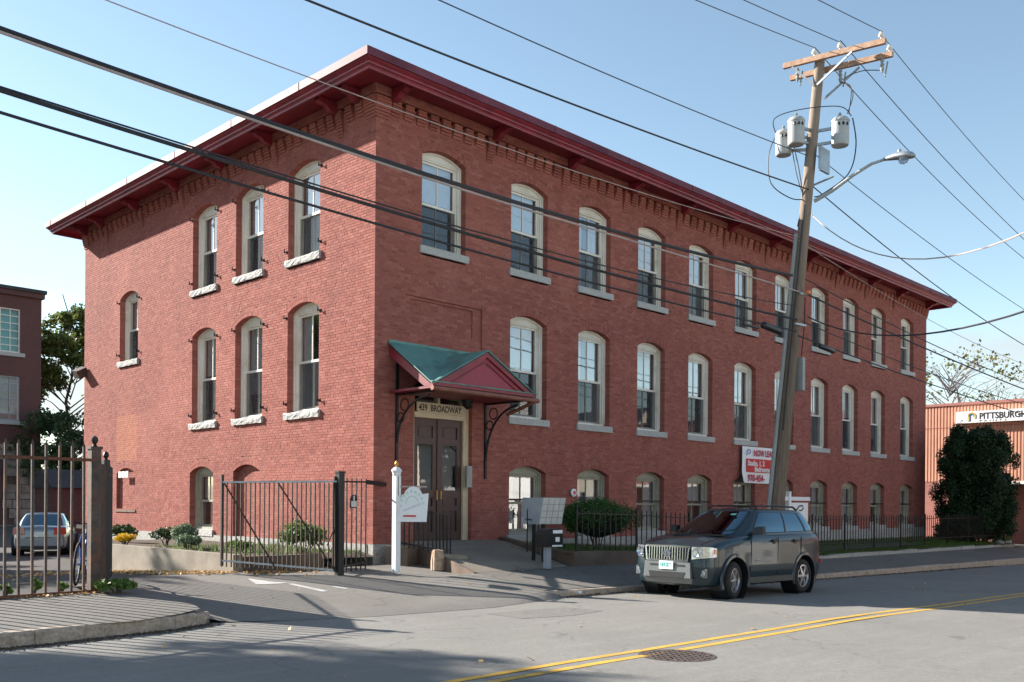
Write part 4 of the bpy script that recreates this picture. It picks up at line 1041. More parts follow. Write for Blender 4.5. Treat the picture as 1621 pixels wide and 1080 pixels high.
o = MB().box(-.07, .07, -.02, .02, 0, .05).build('litter', 'litter', None, loc=(.85, -5.33, .0)); tag(o, 'scrap of white and red litter lying against the kerb', 'litter'); o.rotation_euler = (.2, .1, .4)

# ---------------------------------------------------------------- banner and real estate sign
root = empty('banner', (15.3, -.12, 2.45), label='white and red lettered leasing banner hung on the brick wall left of the pole', cat='banner')
V = []; F = []; nx, nz = 14, 8; bw, bh = 2.65, 1.24
for j in range(nz+1):
    for i in range(nx+1):
        u, v = i/nx, j/nz; c = max(0, .12-u)*max(0, .3-v)*12
        V.append((u*bw-c*.45-.05*(1-v)*(1-u), -.012*math.sin(u*9+v*3)-c*.5, v*bh))
for j in range(nz):
    for i in range(nx): F.append((j*(nx+1)+i, j*(nx+1)+i+1, (j+1)*(nx+1)+i+1, (j+1)*(nx+1)+i))
me = npmesh('cloth', V, F, 'sign_white'); sm(me); cl = obj('cloth', me, root)
MB().box(.22, 2.45, -.034, -.024, .37, .83).build('red_field', 'sign_red', root)
text('lettering', 'NOW LEASING', .30, 'sign_red2', root, (.70, -.034, .93), FB, .002, .008, .86)
text('lettering', 'Studio, 1, 2', .24, 'sign_white', root, (.30, -.040, .60), FB, .002, .007, 1.0)
text('lettering', 'Bedrooms', .24, 'sign_white', root, (.74, -.040, .40), FB, .002, .007, 1.0)
text('lettering', '978-454-', .33, 'sign_red2', root, (.30, -.036, .06), FB, .002, .008, .95)
MB().tube([(.24, -.034, .93), (.26, -.034, 1.08), (.36, -.034, 1.14), (.46, -.034, 1.12), (.46, -.034, 1.03), (.36, -.034, .99)], .014, 5).build('emblem', 'sign_blue', root)
root = empty('estate_sign', (12.1, -3.55, -.02), label='white estate agent sign hanging from a white post beyond the parked vehicle', cat='sign')
MB().box(-.06, .06, -.06, .06, 0, 2.12).build('post', 'white_paint', root); MB().box(-.42, 1.25, -.035, .035, 1.86, 1.97).build('arm', 'white_paint', root)
sb_ = MB().box(.15, 1.15, -.012, .012, 1.02, 1.80).build('board', 'sign_white', root)
MB().tube([(.42, -.016, 1.56), (.60, -.016, 1.70), (.80, -.016, 1.72), (.86, -.016, 1.64), (.74, -.016, 1.57), (.60, -.016, 1.58)], .02, 5).build('emblem', 'sign_ink', sb_)
MB().box(.30, 1.0, -.017, -.013, 1.30, 1.34).build('print', 'box_grey', sb_); MB().box(.30, .9, -.017, -.013, 1.18, 1.22).build('print', 'box_grey', sb_)

# ================================================================ utility pole
PB, PT = Vector((8.98, -4.74, -.15)), Vector((9.80, -5.58, 13.15))
def ax(z): return PB.lerp(PT, (z-PB.z)/(PT.z-PB.z))
root = empty('utility_pole', tuple(PB), label='leaning wooden utility pole with crossarms, three transformers and a street lamp', cat='utility pole')
m, t, b = newmat('pole_wood')
tcn = nd(t, 'ShaderNodeTexCoord'); mpn = nd(t, 'ShaderNodeMapping'); mpn.inputs['Scale'].default_value = (9, 9, .35); t.links.new(tcn.outputs['Object'], mpn.inputs[0])
g1 = noise(t, 4, 8, .65, vec=mpn.outputs[0]); zz = nd(t, 'ShaderNodeSeparateXYZ'); t.links.new(tcn.outputs['Object'], zz.inputs[0])
c = mixc(t, rng_(t, g1, .3, .7), (.10, .068, .05), (.24, .18, .135)); c = mixc(t, rng_(t, zz.outputs['Z'], 6, 11, 0, .6), c, (.34, .27, .21))
t.links.new(c, b.inputs['Base Color']); b.inputs['Roughness'].default_value = .9; bump(t, b, g1, .7, .02)
pmat('arm_wood', (.44, .27, .18), .85, .35, 7, bmp=.5, bscale=30, dirt=(.36, .27, .21))
def L(p): return Vector(p)-PB
MB().tube([L(PB.lerp(PT, k/12)) for k in range(13)], [.195-.07*k/12 for k in range(13)], 18).build('pole', 'pole_wood', root, True)
MB().bar(L((9.58, -4.68, 13.10)), L((9.58, -7.36, 12.86)), .10, .13).build('crossarm', 'arm_wood', root)
MB().bar(L((9.99, -4.66, 12.93)), L((9.99, -7.36, 12.69)), .10, .13).build('crossarm', 'arm_wood', root)
for a, b_ in (((9.52, -4.95, 12.98), (9.60, -5.52, 12.35)), ((9.52, -6.55, 12.85), (9.60, -5.60, 12.35)), ((10.05, -6.5, 12.66), (9.95, -5.62, 12.1))):
    MB().bar(L(a), L(b_), .03, .05).build('arm_brace', 'galvanized', root)
ins = MB().lathe([(.02, 0), (.02, .04), (.055, .05), (.075, .09), (.05, .11), (.06, .13), (.035, .17), (.012, .19)], 12).mesh('insulator', 'porcelain', True)
for x, y, z in ((9.58, -5.53, 13.09), (9.58, -6.21, 13.03), (9.58, -7.25, 12.94), (9.99, -7.28, 12.76)): obj('insulator', ins, root, L((x, y, z)))
for x, y, z in ((9.95, -7.12, 12.64), (9.95, -6.05, 12.72), (9.62, -5.05, 12.95)):      # fuse cutouts under the arms
    MB().lathe([(.03, 0), (.05, -.06), (.03, -.1), (.055, -.16), (.03, -.2), (.05, -.26), (.02, -.34)], 10, L((x, y, z))).tube([L((x+.08, y-.1, z-.08)), L((x+.05, y-.05, z-.44))], .022, 6).build('fuse_cutout', 'conduit_grey', root)
for i, (x, y, z, r_, h_) in enumerate(((9.28, -4.86, 10.66, .20, .57), (9.14, -5.28, 10.78, .205, .62), (9.86, -6.10, 10.74, .215, .64))):
    p = L((x, y, z))
    tr_ = MB().lathe([(r_*.9, 0), (r_*.98, .02), (r_, .05), (r_, h_-.06), (r_*1.06, h_-.05), (r_*1.06, h_-.01), (r_*.85, h_+.05), (r_*.3, h_+.08)], 22, p).build('transformer', 'transformer_grey', root, True)
    MB().lathe([(.04, 0), (.055, .03), (.035, .06), (.05, .09), (.03, .12), (.045, .15), (.015, .2)], 10, p+Vector((.08, .05, h_+.04))).build('bushing', 'conduit_grey', tr_)
    MB().bar(p+Vector((0, 0, h_*.75)), L(ax(z+h_*.75)), .05, .07).build('hanger', 'galvanized', tr_); MB().bar(p+Vector((0, 0, h_*.2)), L(ax(z+h_*.2)), .05, .07).build('hanger', 'galvanized', tr_)
    for q in (-.5, 0, .5): MB().lathe([(.03, 0), (.03, .05), (.012, .08)], 8, p+Vector((-r_*math.cos(q+.8), -r_*math.sin(q+.8), h_*.72))).build('terminal', 'black_iron', tr_)
MB().box(-.25, .25, -.03, .03, -.5, .1).build('mount', 'galvanized', root, loc=L(ax(10.65)) + Vector((.12, -.3, 0)))
# street lamp on its arm
arm = [(9.70, -5.50, 9.45), (9.74, -5.95, 9.62), (9.77, -6.5, 9.90), (9.79, -6.95, 10.07), (9.80, -7.3, 10.10)]
la = MB().tube([L(p) for p in arm], [.05, .048, .042, .036, .032], 10).build('lamp_arm', 'transformer_grey', root, True)
hd = MB(); hp = [Vector((9.80, -7.22, 10.10)), Vector((9.80, -7.36, 10.10)), Vector((9.80, -7.55, 10.09)), Vector((9.80, -7.78, 10.06)), Vector((9.80, -7.93, 10.03)), Vector((9.80, -8.0, 10.01))]
n0 = len(hd.v); rr = [(.04, .04), (.08, .07), (.13, .10), (.155, .11), (.12, .085), (.03, .03)]
for p, (rx, rz_) in zip(hp, rr):
    for k in range(14): a = 6.283*k/14; hd.v.append(tuple(L(p+Vector((rx*math.cos(a), 0, rz_*math.sin(a)*(.75 if math.sin(a) < 0 else 1))))))
for i in range(5):
    for k in range(14): a = i*14+k; b_ = i*14+(k+1) % 14; hd.f.append((a, b_, b_+14, a+14))
hd.f.append(tuple(range(14))); hd.f.append(tuple(70+k for k in range(14)))
hd.build('lamp_head', 'galvanized', root, True)
MB().lathe([(.03, 0), (.12, -.03), (.125, -.07), (.08, -.13), (.01, -.15)], 14, L((9.80, -7.72, 10.02))).build('lamp_lens', 'glass', root, True)
MB().lathe([(.04, 0), (.045, .06), (.02, .08)], 10, L((9.80, -7.62, 10.18))).build('photocell', 'box_grey', root)
MB().tube([L(ax(9.8)), L((9.66, -5.9, 9.92)), L((9.68, -6.02, 9.96))], .025, 6).build('side_bracket', 'galvanized', root)
# riser conduit, cables on the pole, small boxes
lf = Vector((-.70, .40, 0)).normalized()
cp = [L(ax(z)+lf*(.195-.07*(z/13)+.05)) for z in np.linspace(0, 8.6, 9)]
MB().tube(cp, .055, 8).build('conduit', 'conduit_grey', root, True)
MB().tube([L(ax(z)+Vector((-.22, -.08, 0))) for z in np.linspace(3.6, 9.3, 8)], .025, 6).build('riser_cable', 'cable', root)
MB().box(-.06, .06, -.11, .11, -.42, .42).build('meter_box', 'conduit_grey', root, loc=L(ax(5.05))+Vector((.23, -.16, 0)))
MB().tube([L(ax(7.0)+Vector((.16, -.14, 0))), L(ax(6.3)+Vector((.22, -.16, 0))), L(ax(5.5)+Vector((.22, -.16, 0)))], .015, 5).build('riser_cable', 'cable', root)
MB().bar(L(ax(7.05)+Vector((-.16, -.16, 0))), L(ax(7.1)+Vector((.18, -.18, 0))), .05, .05).build('bolt_bracket', 'galvanized', root)
MB().bar(L(ax(6.28)+Vector((-.24, -.14, 0))), L(ax(6.28)+Vector((.2, -.2, 0))), .06, .05).build('bolt_bracket', 'galvanized', root)
MB().box(-.05, .05, -.04, .04, -.03, .04).build('warning_tag', 'sign_orange', root, loc=L(ax(7.1))+Vector((.08, -.26, 0)))
# loops of wire between transformers and lines
for pts, r_ in (([(9.86, -6.28, 11.5), (9.7, -6.5, 11.9), (9.8, -6.2, 12.35), (9.95, -6.6, 12.5), (9.95, -7.12, 12.35)], .012), ([(9.9, -6.3, 11.5), (9.8, -6.4, 12.1), (9.95, -6.05, 12.4)], .01),
                ([(9.2, -4.7, 11.2), (9.0, -4.75, 11.55), (9.3, -5.3, 11.72), (9.8, -6.1, 11.72), (9.95, -6.35, 11.45)], .012), ([(9.95, -6.38, 11.4), (10.0, -6.45, 10.7), (9.9, -6.3, 10.0), (9.75, -5.7, 9.6), (9.68, -5.5, 9.55)], .016),
                ([(9.1, -4.7, 11.1), (8.95, -4.62, 10.6), (8.95, -4.7, 9.9), (9.2, -5.1, 9.5), (9.5, -5.35, 9.48)], .014), ([(9.2, -5.2, 10.75), (9.3, -5.3, 10.1), (9.45, -5.3, 9.5), (9.4, -5.2, 8.8)], .014), ([(9.3, -5.1, 10.7), (9.4, -5.2, 10.0), (9.5, -5.4, 9.3)], .012)):
    P = [Vector(p) for p in pts]; sm2 = []
    for i in range(len(P)-1):
        p0, p1, p2, p3 = P[max(i-1, 0)], P[i], P[i+1], P[min(i+2, len(P)-1)]
        for k in range(6):
            t_ = k/6; sm2.append(.5*((2*p1)+(p2-p0)*t_+(2*p0-5*p1+4*p2-p3)*t_*t_+(3*p1-p0-3*p2+p3)*t_**3))
    sm2.append(P[-1]); MB().tube([L(p) for p in sm2], r_, 5).build('jumper_wire', 'cable', root, True)

# ---------------------------------------------------------------- overhead lines
def wire(Y, x0, x1, c, rad, mat, label, n=40, name='overhead_cable', extra=None):
    pts = [(x, Y, np.polyval(c, x)) for x in np.linspace(x0, x1, n)]
    if extra: pts = extra[0] + pts + extra[1]
    base = Vector(pts[-1]); o = MB().tube([Vector(p)-base for p in pts], rad, 6).build(name, mat, None, True, tuple(base), fix=False)
    return tag(o, label, 'cable', 'overhead cables')
wire(-5.30, -30, 8.95, [0.00275, 0.02478, 7.01823], .034, 'cable', 'thickest black cable, topmost of the three entering at the left edge')
wire(-5.34, .2, 9.32, [-0.00047, 0.02211, 6.92857], .018, 'wire_light', 'pale cable running just under the thickest black cable', extra=([(x, -5.34, np.polyval([0.00275, 0.02478, 7.01823], x)-.055-.04*max(0, (x+6)/6)) for x in np.linspace(-30, -.6, 24)], []))
wire(-5.30, -30, 9.2, [0.00186, 0.00341, 6.20384], .027, 'cable', 'black cable, middle of the three entering at the left edge')
wire(-5.28, -1.5, 9.2, [0.0035, 0.01413, 6.31167], .012, 'cable', 'thin black wire just above the middle left cable', extra=([(x, -5.28, np.polyval([0.00186, 0.00341, 6.20384], x)+.035+.055*max(0, (x+12)/12)) for x in np.linspace(-30, -2.2, 24)], []))
wire(-5.30, -30, 9.2, [0.00177, 0.00114, 5.93946], .019, 'cable', 'black cable with splice boxes, lowest of the three at the left edge')
wire(-5.45, -30, 9.5, [0.00135, 0.05491, 9.06549], .017, 'cable', 'black cable crossing the sky above the roof to the pole below the transformers')
wire(-5.50, -30, 9.3, [0.0018, 0.05287, 9.86066], .011, 'wire_blue', 'thin cable crossing the sky to the transformers')
wire(-5.30, -30, 9.3, [0.00275, 0.03645, 7.92137], .008, 'wire_light', 'thin pale wire passing below the cornice to the pole')
wire(-5.53, -30, 9.6, [0.0012, 0.14055, 11.85], .010, 'wire_blue', 'power line reaching the left insulator from the top edge', name='power_line')
wire(-6.21, -30, 9.6, [0.0012, 0.13397, 11.82], .010, 'wire_blue', 'power line reaching the middle insulator from the top edge', name='power_line')
wire(-7.27, -30, 9.6, [0.0012, 0.12973, 11.76], .010, 'wire_blue', 'power line reaching the right insulator from the top edge', name='power_line')
wire(-7.29, 9.65, 46, [0.00385, -0.24812, 15.02], .010, 'wire_blue', 'topmost power line falling from the pole to the right edge', name='power_line')
wire(-6.21, 9.6, 46, [0.00315, -0.24435, 15.32676], .012, 'wire_blue', 'second power line falling from the crossarm to the right edge', name='power_line')
wire(-5.53, 9.6, 46, [0.00393, -0.27013, 15.55], .012, 'wire_blue', 'third power line falling from the crossarm to the right edge', name='power_line')
wire(-5.50, 9.7, 46, [0.00182, -0.14945, 11.92505], .011, 'wire_blue', 'line leaving the pole below the transformers toward the right edge')
wire(-5.30, 9.65, 46, [0.00285, -0.21914, 11.85279], .015, 'cable', 'cable leaving the pole at the lamp arm past the far roof corner')
wire(-5.30, 9.45, 46, [0.00207, -0.13059, 8.55919], .014, 'cable', 'upper cable of the four passing before the far end of the building')
wire(-5.33, 9.35, 46, [0.00098, -0.08318, 7.81433], .022, 'cable', 'second cable of the four passing before the far end of the building')
wire(-5.30, 9.35, 46, [0.00158, -0.09643, 7.15838], .013, 'cable', 'third cable of the four passing before the far end of the building')
wire(-5.30, 9.3, 46, [0.00087, -0.07044, 6.57671], .017, 'cable', 'lowest cable of the four passing before the far end of the building')
wire(-5.28, 9.3, 34, [0.00305, -0.17555, 9.78724], .008, 'wire_light', 'thin pale wire before the dentils right of the pole')
def span(pts, rad, mat, label, sag):
    a, b_ = Vector(pts[0]), Vector(pts[1]); P = [a.lerp(b_, k/24)-Vector((0, 0, sag*4*(k/24)*(1-k/24))) for k in range(25)]
    o = MB().tube([p-b_ for p in P], rad, 6).build('service_drop', mat, None, True, tuple(b_), fix=False); tag(o, label, 'cable', 'overhead cables')
span([(9.55, -5.47, 9.11), (-3, -18.0, 7.2)], .013, 'wire_light', 'pale twisted service drop curving from the pole to the right edge', 2.3)
span([(9.6, -5.4, 6.5), (-3, -18.0, 5.4)], .017, 'cable', 'black service cable crossing the street from the pole to the right edge', 1.3)
# splice cases hanging on the lowest cable
for (x, ln_, r_, lb) in ((7.95, .75, .085, 'black splice case on the lowest cable left of the pole'), (10.85, .75, .065, 'slim black splice case on the lowest cable right of the pole')):
    z = np.polyval([0.00177, 0.00114, 5.93946], x) if x < 9.3 else np.polyval([0.00087, -0.07044, 6.57671], x)
    o = MB().lathe([(.02, -ln_/2-.06), (r_, -ln_/2), (r_, ln_/2), (.02, ln_/2+.06)], 12, axis='x').build('splice_case', 'plastic_black', None, True, (x, -5.3, z-.06)); o.rotation_euler = (0, .06, 0); tag(o, lb, 'splice case')
o = MB().box(-.35, .35, -.04, .04, -.02, .02).tube([(-.33, 0, 0), (-.33, 0, .16)], .012, 5).tube([(0, 0, 0), (0, 0, .16)], .012, 5).tube([(.33, 0, 0), (.33, 0, .16)], .012, 5).build('cable_clamp', 'black_trim', None, loc=(7.0, -5.3, 5.92)); tag(o, 'small dark cable clamp with prongs on the lowest cable before a window', 'clamp')

# ================================================================ vehicles
def lerp(a, b, t): return a+(b-a)*t
def ring_pts(out): return out + [(x, -y) for x, y in out[-2:0:-1]]
def bool_cut(o, cutters):
    for c in cutters:
        m_ = o.modifiers.new('cut', 'BOOLEAN'); m_.operation = 'DIFFERENCE'; m_.object = c; m_.solver = 'EXACT'
    bpy.context.view_layer.update()
    me = bpy.data.meshes.new_from_object(o.evaluated_get(bpy.context.evaluated_depsgraph_get()))
    o.modifiers.clear(); old = o.data; o.data = me; bpy.data.meshes.remove(old)
    for c in cutters: bpy.data.objects.remove(c)
def catmull(P, n):
    out = []
    for i in range(len(P)-1):
        p0, p1, p2, p3 = [np.array(P[j], float) for j in (max(i-1, 0), i, i+1, min(i+2, len(P)-1))]
        for k in range(n):
            t_ = k/n; q = .5*((2*p1)+(p2-p0)*t_+(2*p0-5*p1+4*p2-p3)*t_*t_+(3*p1-p0-3*p2+p3)*t_**3); out.append((float(q[0]), max(0, float(q[1]))))
    out.append(tuple(P[-1])); return out
def loft(levels, cap_z=.03, cap_bot=True):
    """levels: closed rings of (x,y,z), symmetric in y, same count"""
    mb = MB(); n = len(levels[0])
    for r_ in levels: mb.v += r_
    for j in range(len(levels)-1):
        for i in range(n): a = j*n+i; b_ = j*n+(i+1) % n; mb.f.append((a, b_, b_+n, a+n))
    h = n//2; base = (len(levels)-1)*n; mid = []
    top = levels[-1]
    for i in range(1, h):
        a, b_ = top[i], top[n-i]; mb.v.append(((a[0]+b_[0])/2, 0, (a[2]+b_[2])/2+cap_z*min(1, abs(a[1])/.5))); mid.append(len(mb.v)-1)
    mb.f.append((base, base+1, mid[0])); mb.f.append((base, mid[0], base+n-1))
    for i in range(1, h-1):
        mb.f.append((base+i, base+i+1, mid[i], mid[i-1])); mb.f.append((mid[i-1], mid[i], base+n-i-1, base+n-i))
    mb.f.append((base+h-1, base+h, mid[-1])); mb.f.append((mid[-1], base+h, base+h+1))
    if cap_bot: mb.f.append(tuple(range(n))[::-1])
    return mb
def wheel_meshes(R_, w_, rim_r, spokes, mat='rim_alloy'):
    ty = MB().lathe([(rim_r, -w_/2+.02), (rim_r+.02, -w_/2), (R_-.05, -w_/2), (R_-.012, -w_/2+.03), (R_, -w_/2+.06), (R_, w_/2-.06), (R_-.012, w_/2-.03), (R_-.05, w_/2), (rim_r+.02, w_/2), (rim_r, w_/2-.02)], 36, axis='y', cap=False).mesh('tyre', 'rubber', True)
    rm = MB().lathe([(rim_r+.004, -w_/2+.015), (rim_r-.015, -w_/2+.012), (rim_r-.03, -w_/2+.035), (rim_r-.035, w_/2-.05), (.05, w_/2-.06)], 32, axis='y', cap=False)
    for k in range(spokes):
        a = 6.2832*k/spokes; q = Matrix.Rotation(-a, 4, 'Y')
        rm.hexa([q @ Vector(p) for p in ((.03, -w_/2+.05, -.035), (rim_r-.02, -w_/2+.06, -.026), (rim_r-.02, -w_/2+.06, .026), (.03, -w_/2+.05, .035), (.03, -w_/2+.012, -.03), (rim_r-.015, -w_/2+.022, -.02), (rim_r-.015, -w_/2+.022, .02), (.03, -w_/2+.012, .03))])
    rm.lathe([(.01, -w_/2+.0), (.05, -w_/2+.004), (.065, -w_/2+.03), (.065, -w_/2+.06)], 14, axis='y')
    dk = MB().lathe([(.02, -w_/2+.075), (rim_r-.04, -w_/2+.075)], 24, axis='y', cap=False).mesh('brake_disc', 'black_trim')
    return ty, rm.mesh('rim', mat), dk
def car(name, loc, rot, scale, spec, label, cat):
    root = empty(name, loc, 0, label, cat); root.rotation_euler = rot; root.scale = (scale,)*3
    out = catmull(spec['plan'], 4); zt = spec['ztop']; X_ = [p[0] for p in zt]; Z_ = [p[1] for p in zt]
    LV = []
    for (z, dz, ins) in spec['levels']:
        r_ = []
        for (x, y) in ring_pts(out):
            tz = float(np.interp(x, X_, Z_)); zz = z if z is not None else tz-dz
            if z is not None: zz = min(z, tz-.12)
            k = 1-ins/ .9; cx = spec['L']/2
            r_.append((cx+(x-cx)*(1-ins/(spec['L']/2)), y*k, zz))
        LV.append(r_)
    body = loft(LV, .035).build('body', spec['paint'], root)
    cut = []
    for wx in spec['wheels']:
        for sy in (-1, 1):
            c = MB().lathe([(spec['arch'], -.35), (spec['arch'], .35)], 40, (wx, sy*.95, spec['wr']), 'y').build('cutter', 'black_trim'); cut.append(c)
    for c in cut: c.parent = root
    bpy.context.view_layer.update()
    bool_cut(body, cut); sm(body.data, 32)
    # inside of the wheel wells
    for wx in spec['wheels']:
        for sy in (-1, 1):
            MB().lathe([(spec['arch']-.004, -.33), (spec['arch']-.004, .0)], 28, (wx, sy*(.58 if sy > 0 else .58)+ (.33 if sy > 0 else 0), spec['wr']), 'y', False).build('wheel_well', 'black_trim', root)
    # greenhouse
    gb, gt = catmull(spec['gb'], 4), catmull(spec['gt'], 4); n_ = len(gb)
    zb = lambda x: float(np.interp(x, X_, Z_))-.02
    def G(i, t_, o=0):        # i: float index along the outline (negative = other side)
        sg = -1 if i < 0 else 1; i = abs(i)*4; k = min(int(i), n_-2); fr = i-k
        b0 = [lerp(gb[k][q], gb[k+1][q], fr) for q in (0, 1)]; t0 = [lerp(gt[k][q], gt[k+1][q], fr) for q in (0, 1)]
        bul = .03*math.sin(math.pi*t_)
        p = Vector((lerp(b0[0], t0[0], t_), (lerp(b0[1], t0[1], t_)+bul*min(1, b0[1]*3)), lerp(zb(b0[0]), spec['roof'], t_)))
        p.y *= sg; return p
    lev = []
    for t_ in (0, .25, .5, .75, .93, 1.0, 1.03):
        r_ = []
        for i in range(n_): p = G(i/4, min(1, t_)); r_.append((p.x, p.y, p.z) if t_ <= 1 else (lerp(p.x, (gt[0][0]+gt[-1][0])/2, .06), p.y*.9, p.z+.022))
        r_ = r_ + [(x, -y, z) for x, y, z in r_[-2:0:-1]]; lev.append(r_)
    gh = loft(lev, .02).build('cabin', spec['paint'], root); sm(gh.data, 35)
    def glass(nm, u0, u1, t0, t1, mat='car_glass', off=.006, nu=8, nt_=5, slant=(0, 0)):
        V = []; F = []
        for j in range(nt_+1):
            for i in range(nu+1):
                tt = lerp(t0, t1, j/nt_); uu = lerp(u0+slant[0]*j/nt_, u1+slant[1]*j/nt_, i/nu)
                p = G(uu, tt); e_ = .05
                du = G(uu+e_, tt)-G(uu-e_, tt); dv = G(uu, min(1, tt+.05))-G(uu, max(0, tt-.05)); nn = du.cross(dv)
                nn = nn.normalized() if nn.length > 1e-7 else Vector((0, 0, 1))
                c = Vector(((gt[0][0]+gt[-1][0])/2, 0, spec['roof']-.4)); 
                if nn.dot(p-c) < 0: nn = -nn
                V.append(tuple(p+nn*off))
        for j in range(nt_):
            for i in range(nu): F.append((j*(nu+1)+i, j*(nu+1)+i+1, (j+1)*(nu+1)+i+1, (j+1)*(nu+1)+i))
        me = npmesh(nm, V, F, mat); sm(me, 60); return obj(nm, me, root)
    for g in spec['glass']:
        glass(g[0]+'_surround', g[1]-.06, g[2]+.06, g[3]-.025, g[4]+.025, 'black_trim', .003, slant=g[5] if len(g) > 5 else (0, 0))
        glass(g[0], g[1], g[2], g[3], g[4], 'car_glass', .007, slant=g[5] if len(g) > 5 else (0, 0))
    ty, rm, dk = wheel_meshes(spec['wr']*.985, spec['ww'], spec['rim'], spec['spokes'])
    for wx in spec['wheels']:
        for sy in (-1, 1):
            w_ = obj('wheel', ty, root, (wx, sy*spec['track'], spec['wr']), (0, 0, 0 if sy < 0 else math.pi))
            if wx == spec['wheels'][0] and spec.get('steer'): w_.rotation_euler.z += spec['steer']
            obj('rim', rm, w_); obj('brake_disc', dk, w_)
    return root, G, glass
suv = dict(L=4.44, paint='suv_paint', wr=.355, arch=.425, ww=.225, rim=.225, spokes=6, track=.775, wheels=(.87, 3.49), roof=1.668, steer=.16,
    plan=[(0, 0), (.005, .45), (.035, .66), (.12, .79), (.32, .865), (.9, .90), (2.2, .905), (3.5, .90), (4.05, .88), (4.32, .80), (4.42, .55), (4.44, 0)],
    ztop=[(0, .965), (.10, .99), (.35, 1.06), (.7, 1.12), (1.05, 1.165), (1.4, 1.19), (2.2, 1.205), (4.0, 1.245), (4.44, 1.20)],
    levels=[(.25, 0, .13), (.29, 0, .06), (.38, 0, .022), (.50, 0, .006), (.58, 0, .0), (.66, 0, .004), (.76, 0, .010), (None, .17, .018), (None, .09, .034), (None, .04, .06), (None, .012, .095), (None, 0, .15)],
    gb=[(.96, 0), (1.0, .42), (1.10, .65), (1.32, .79), (2.25, .83), (3.25, .825), (4.0, .79), (4.30, .64), (4.36, .33), (4.37, 0)],
    gt=[(1.98, 0), (2.0, .32), (2.07, .49), (2.22, .575), (2.6, .60), (3.3, .595), (3.8, .57), (3.96, .47), (4.02, .26), (4.03, 0)],
    glass=[('windshield', -1.95, 1.95, .10, .93), ('side_window', -4.48, -3.28, .12, .90, (.0, .30)), ('side_window', -5.42, -4.56, .12, .90), ('side_window', -6.75, -5.55, .12, .90), ('side_window', 3.28, 4.48, .12, .90), ('side_window', 4.56, 5.42, .12, .9), ('side_window', 5.55, 6.75, .12, .9), ('rear_window', 7.55, 9.0, .15, .9)])
croot, G, glass = car('parked_suv', (1.98, -6.53, zr(2.9)+.0), (0, R(.9), 0), 1.025, suv, 'dark blue grey sport utility vehicle with chrome grille parked at the kerb', 'car')
def part(nm, mb, mat, smooth=False, parent=None): return mb.build(nm, mat, parent or croot, smooth)
# front: grille of chrome bars, lamps, bumper, plate
gr = part('grille', MB().prism([(-.012, -.45, .955), (-.012, .45, .955), (-.018, .42, .72), (-.018, -.42, .72)], (.05, 0, 0)), 'black_trim')
ch = MB()
for (a, b_) in (((-.02, -.48, .97), (-.02, .48, .97)), ((-.03, -.45, .71), (-.03, .45, .71))): ch.bar(a, b_, .03, .035)
for s_ in (-1, 1): ch.bar((-.02, s_*.48, .97), (-.03, s_*.445, .71), .03, .045)
part('grille_frame', ch, 'chrome', parent=gr)
bar_ = MB().hexa([(-.02, -.011, .72), (-.045, -.008, .72), (-.045, .008, .72), (-.02, .011, .72), (-.012, -.011, .96), (-.037, -.008, .96), (-.037, .008, .96), (-.012, .011, .96)]).mesh('grille_bar', 'chrome')
for k in range(15): obj('grille_bar', bar_, gr, (0, -.40+.057*k, 0))
part('badge', MB().lathe([(.075, -.055), (.08, -.05), (.08, -.02)], 20, (0, 0, .84), 'x').tube([(-.06, -.03, .79), (-.062, .0, .84), (-.06, .03, .89)], .012, 5), 'chrome', parent=gr)
bp = part('front_bumper', MB().prism([(-.04, -.50, .685), (-.04, .50, .685), (-.05, .52, .40), (-.05, -.52, .40)], (.08, 0, 0)), 'silver_plastic')
part('lower_intake', MB().prism([(-.056, -.40, .505), (-.056, .40, .505), (-.056, .37, .40), (-.056, -.37, .40)], (.02, 0, 0)), 'black_trim', parent=bp)
for s_ in (-1, 1): part('slot', MB().box(-.056, -.03, *sorted((s_*.18, s_*.38)), .615, .64), 'black_trim', parent=bp)
part('skid_plate', MB().prism([(-.035, -.55, .395), (-.035, .55, .395), (.02, .50, .30), (.02, -.50, .30)], (.06, 0, 0)), 'silver_plastic', parent=bp)
pl = part('number_plate', MB().box(-.072, -.06, -.155, .155, .55, .70), 'plate_white')
text('lettering', 'NEKSKY', .105, 'sign_teal', pl, (-.0735, .128, .595), (R(90), 0, R(-90)), .001, .002, .62)
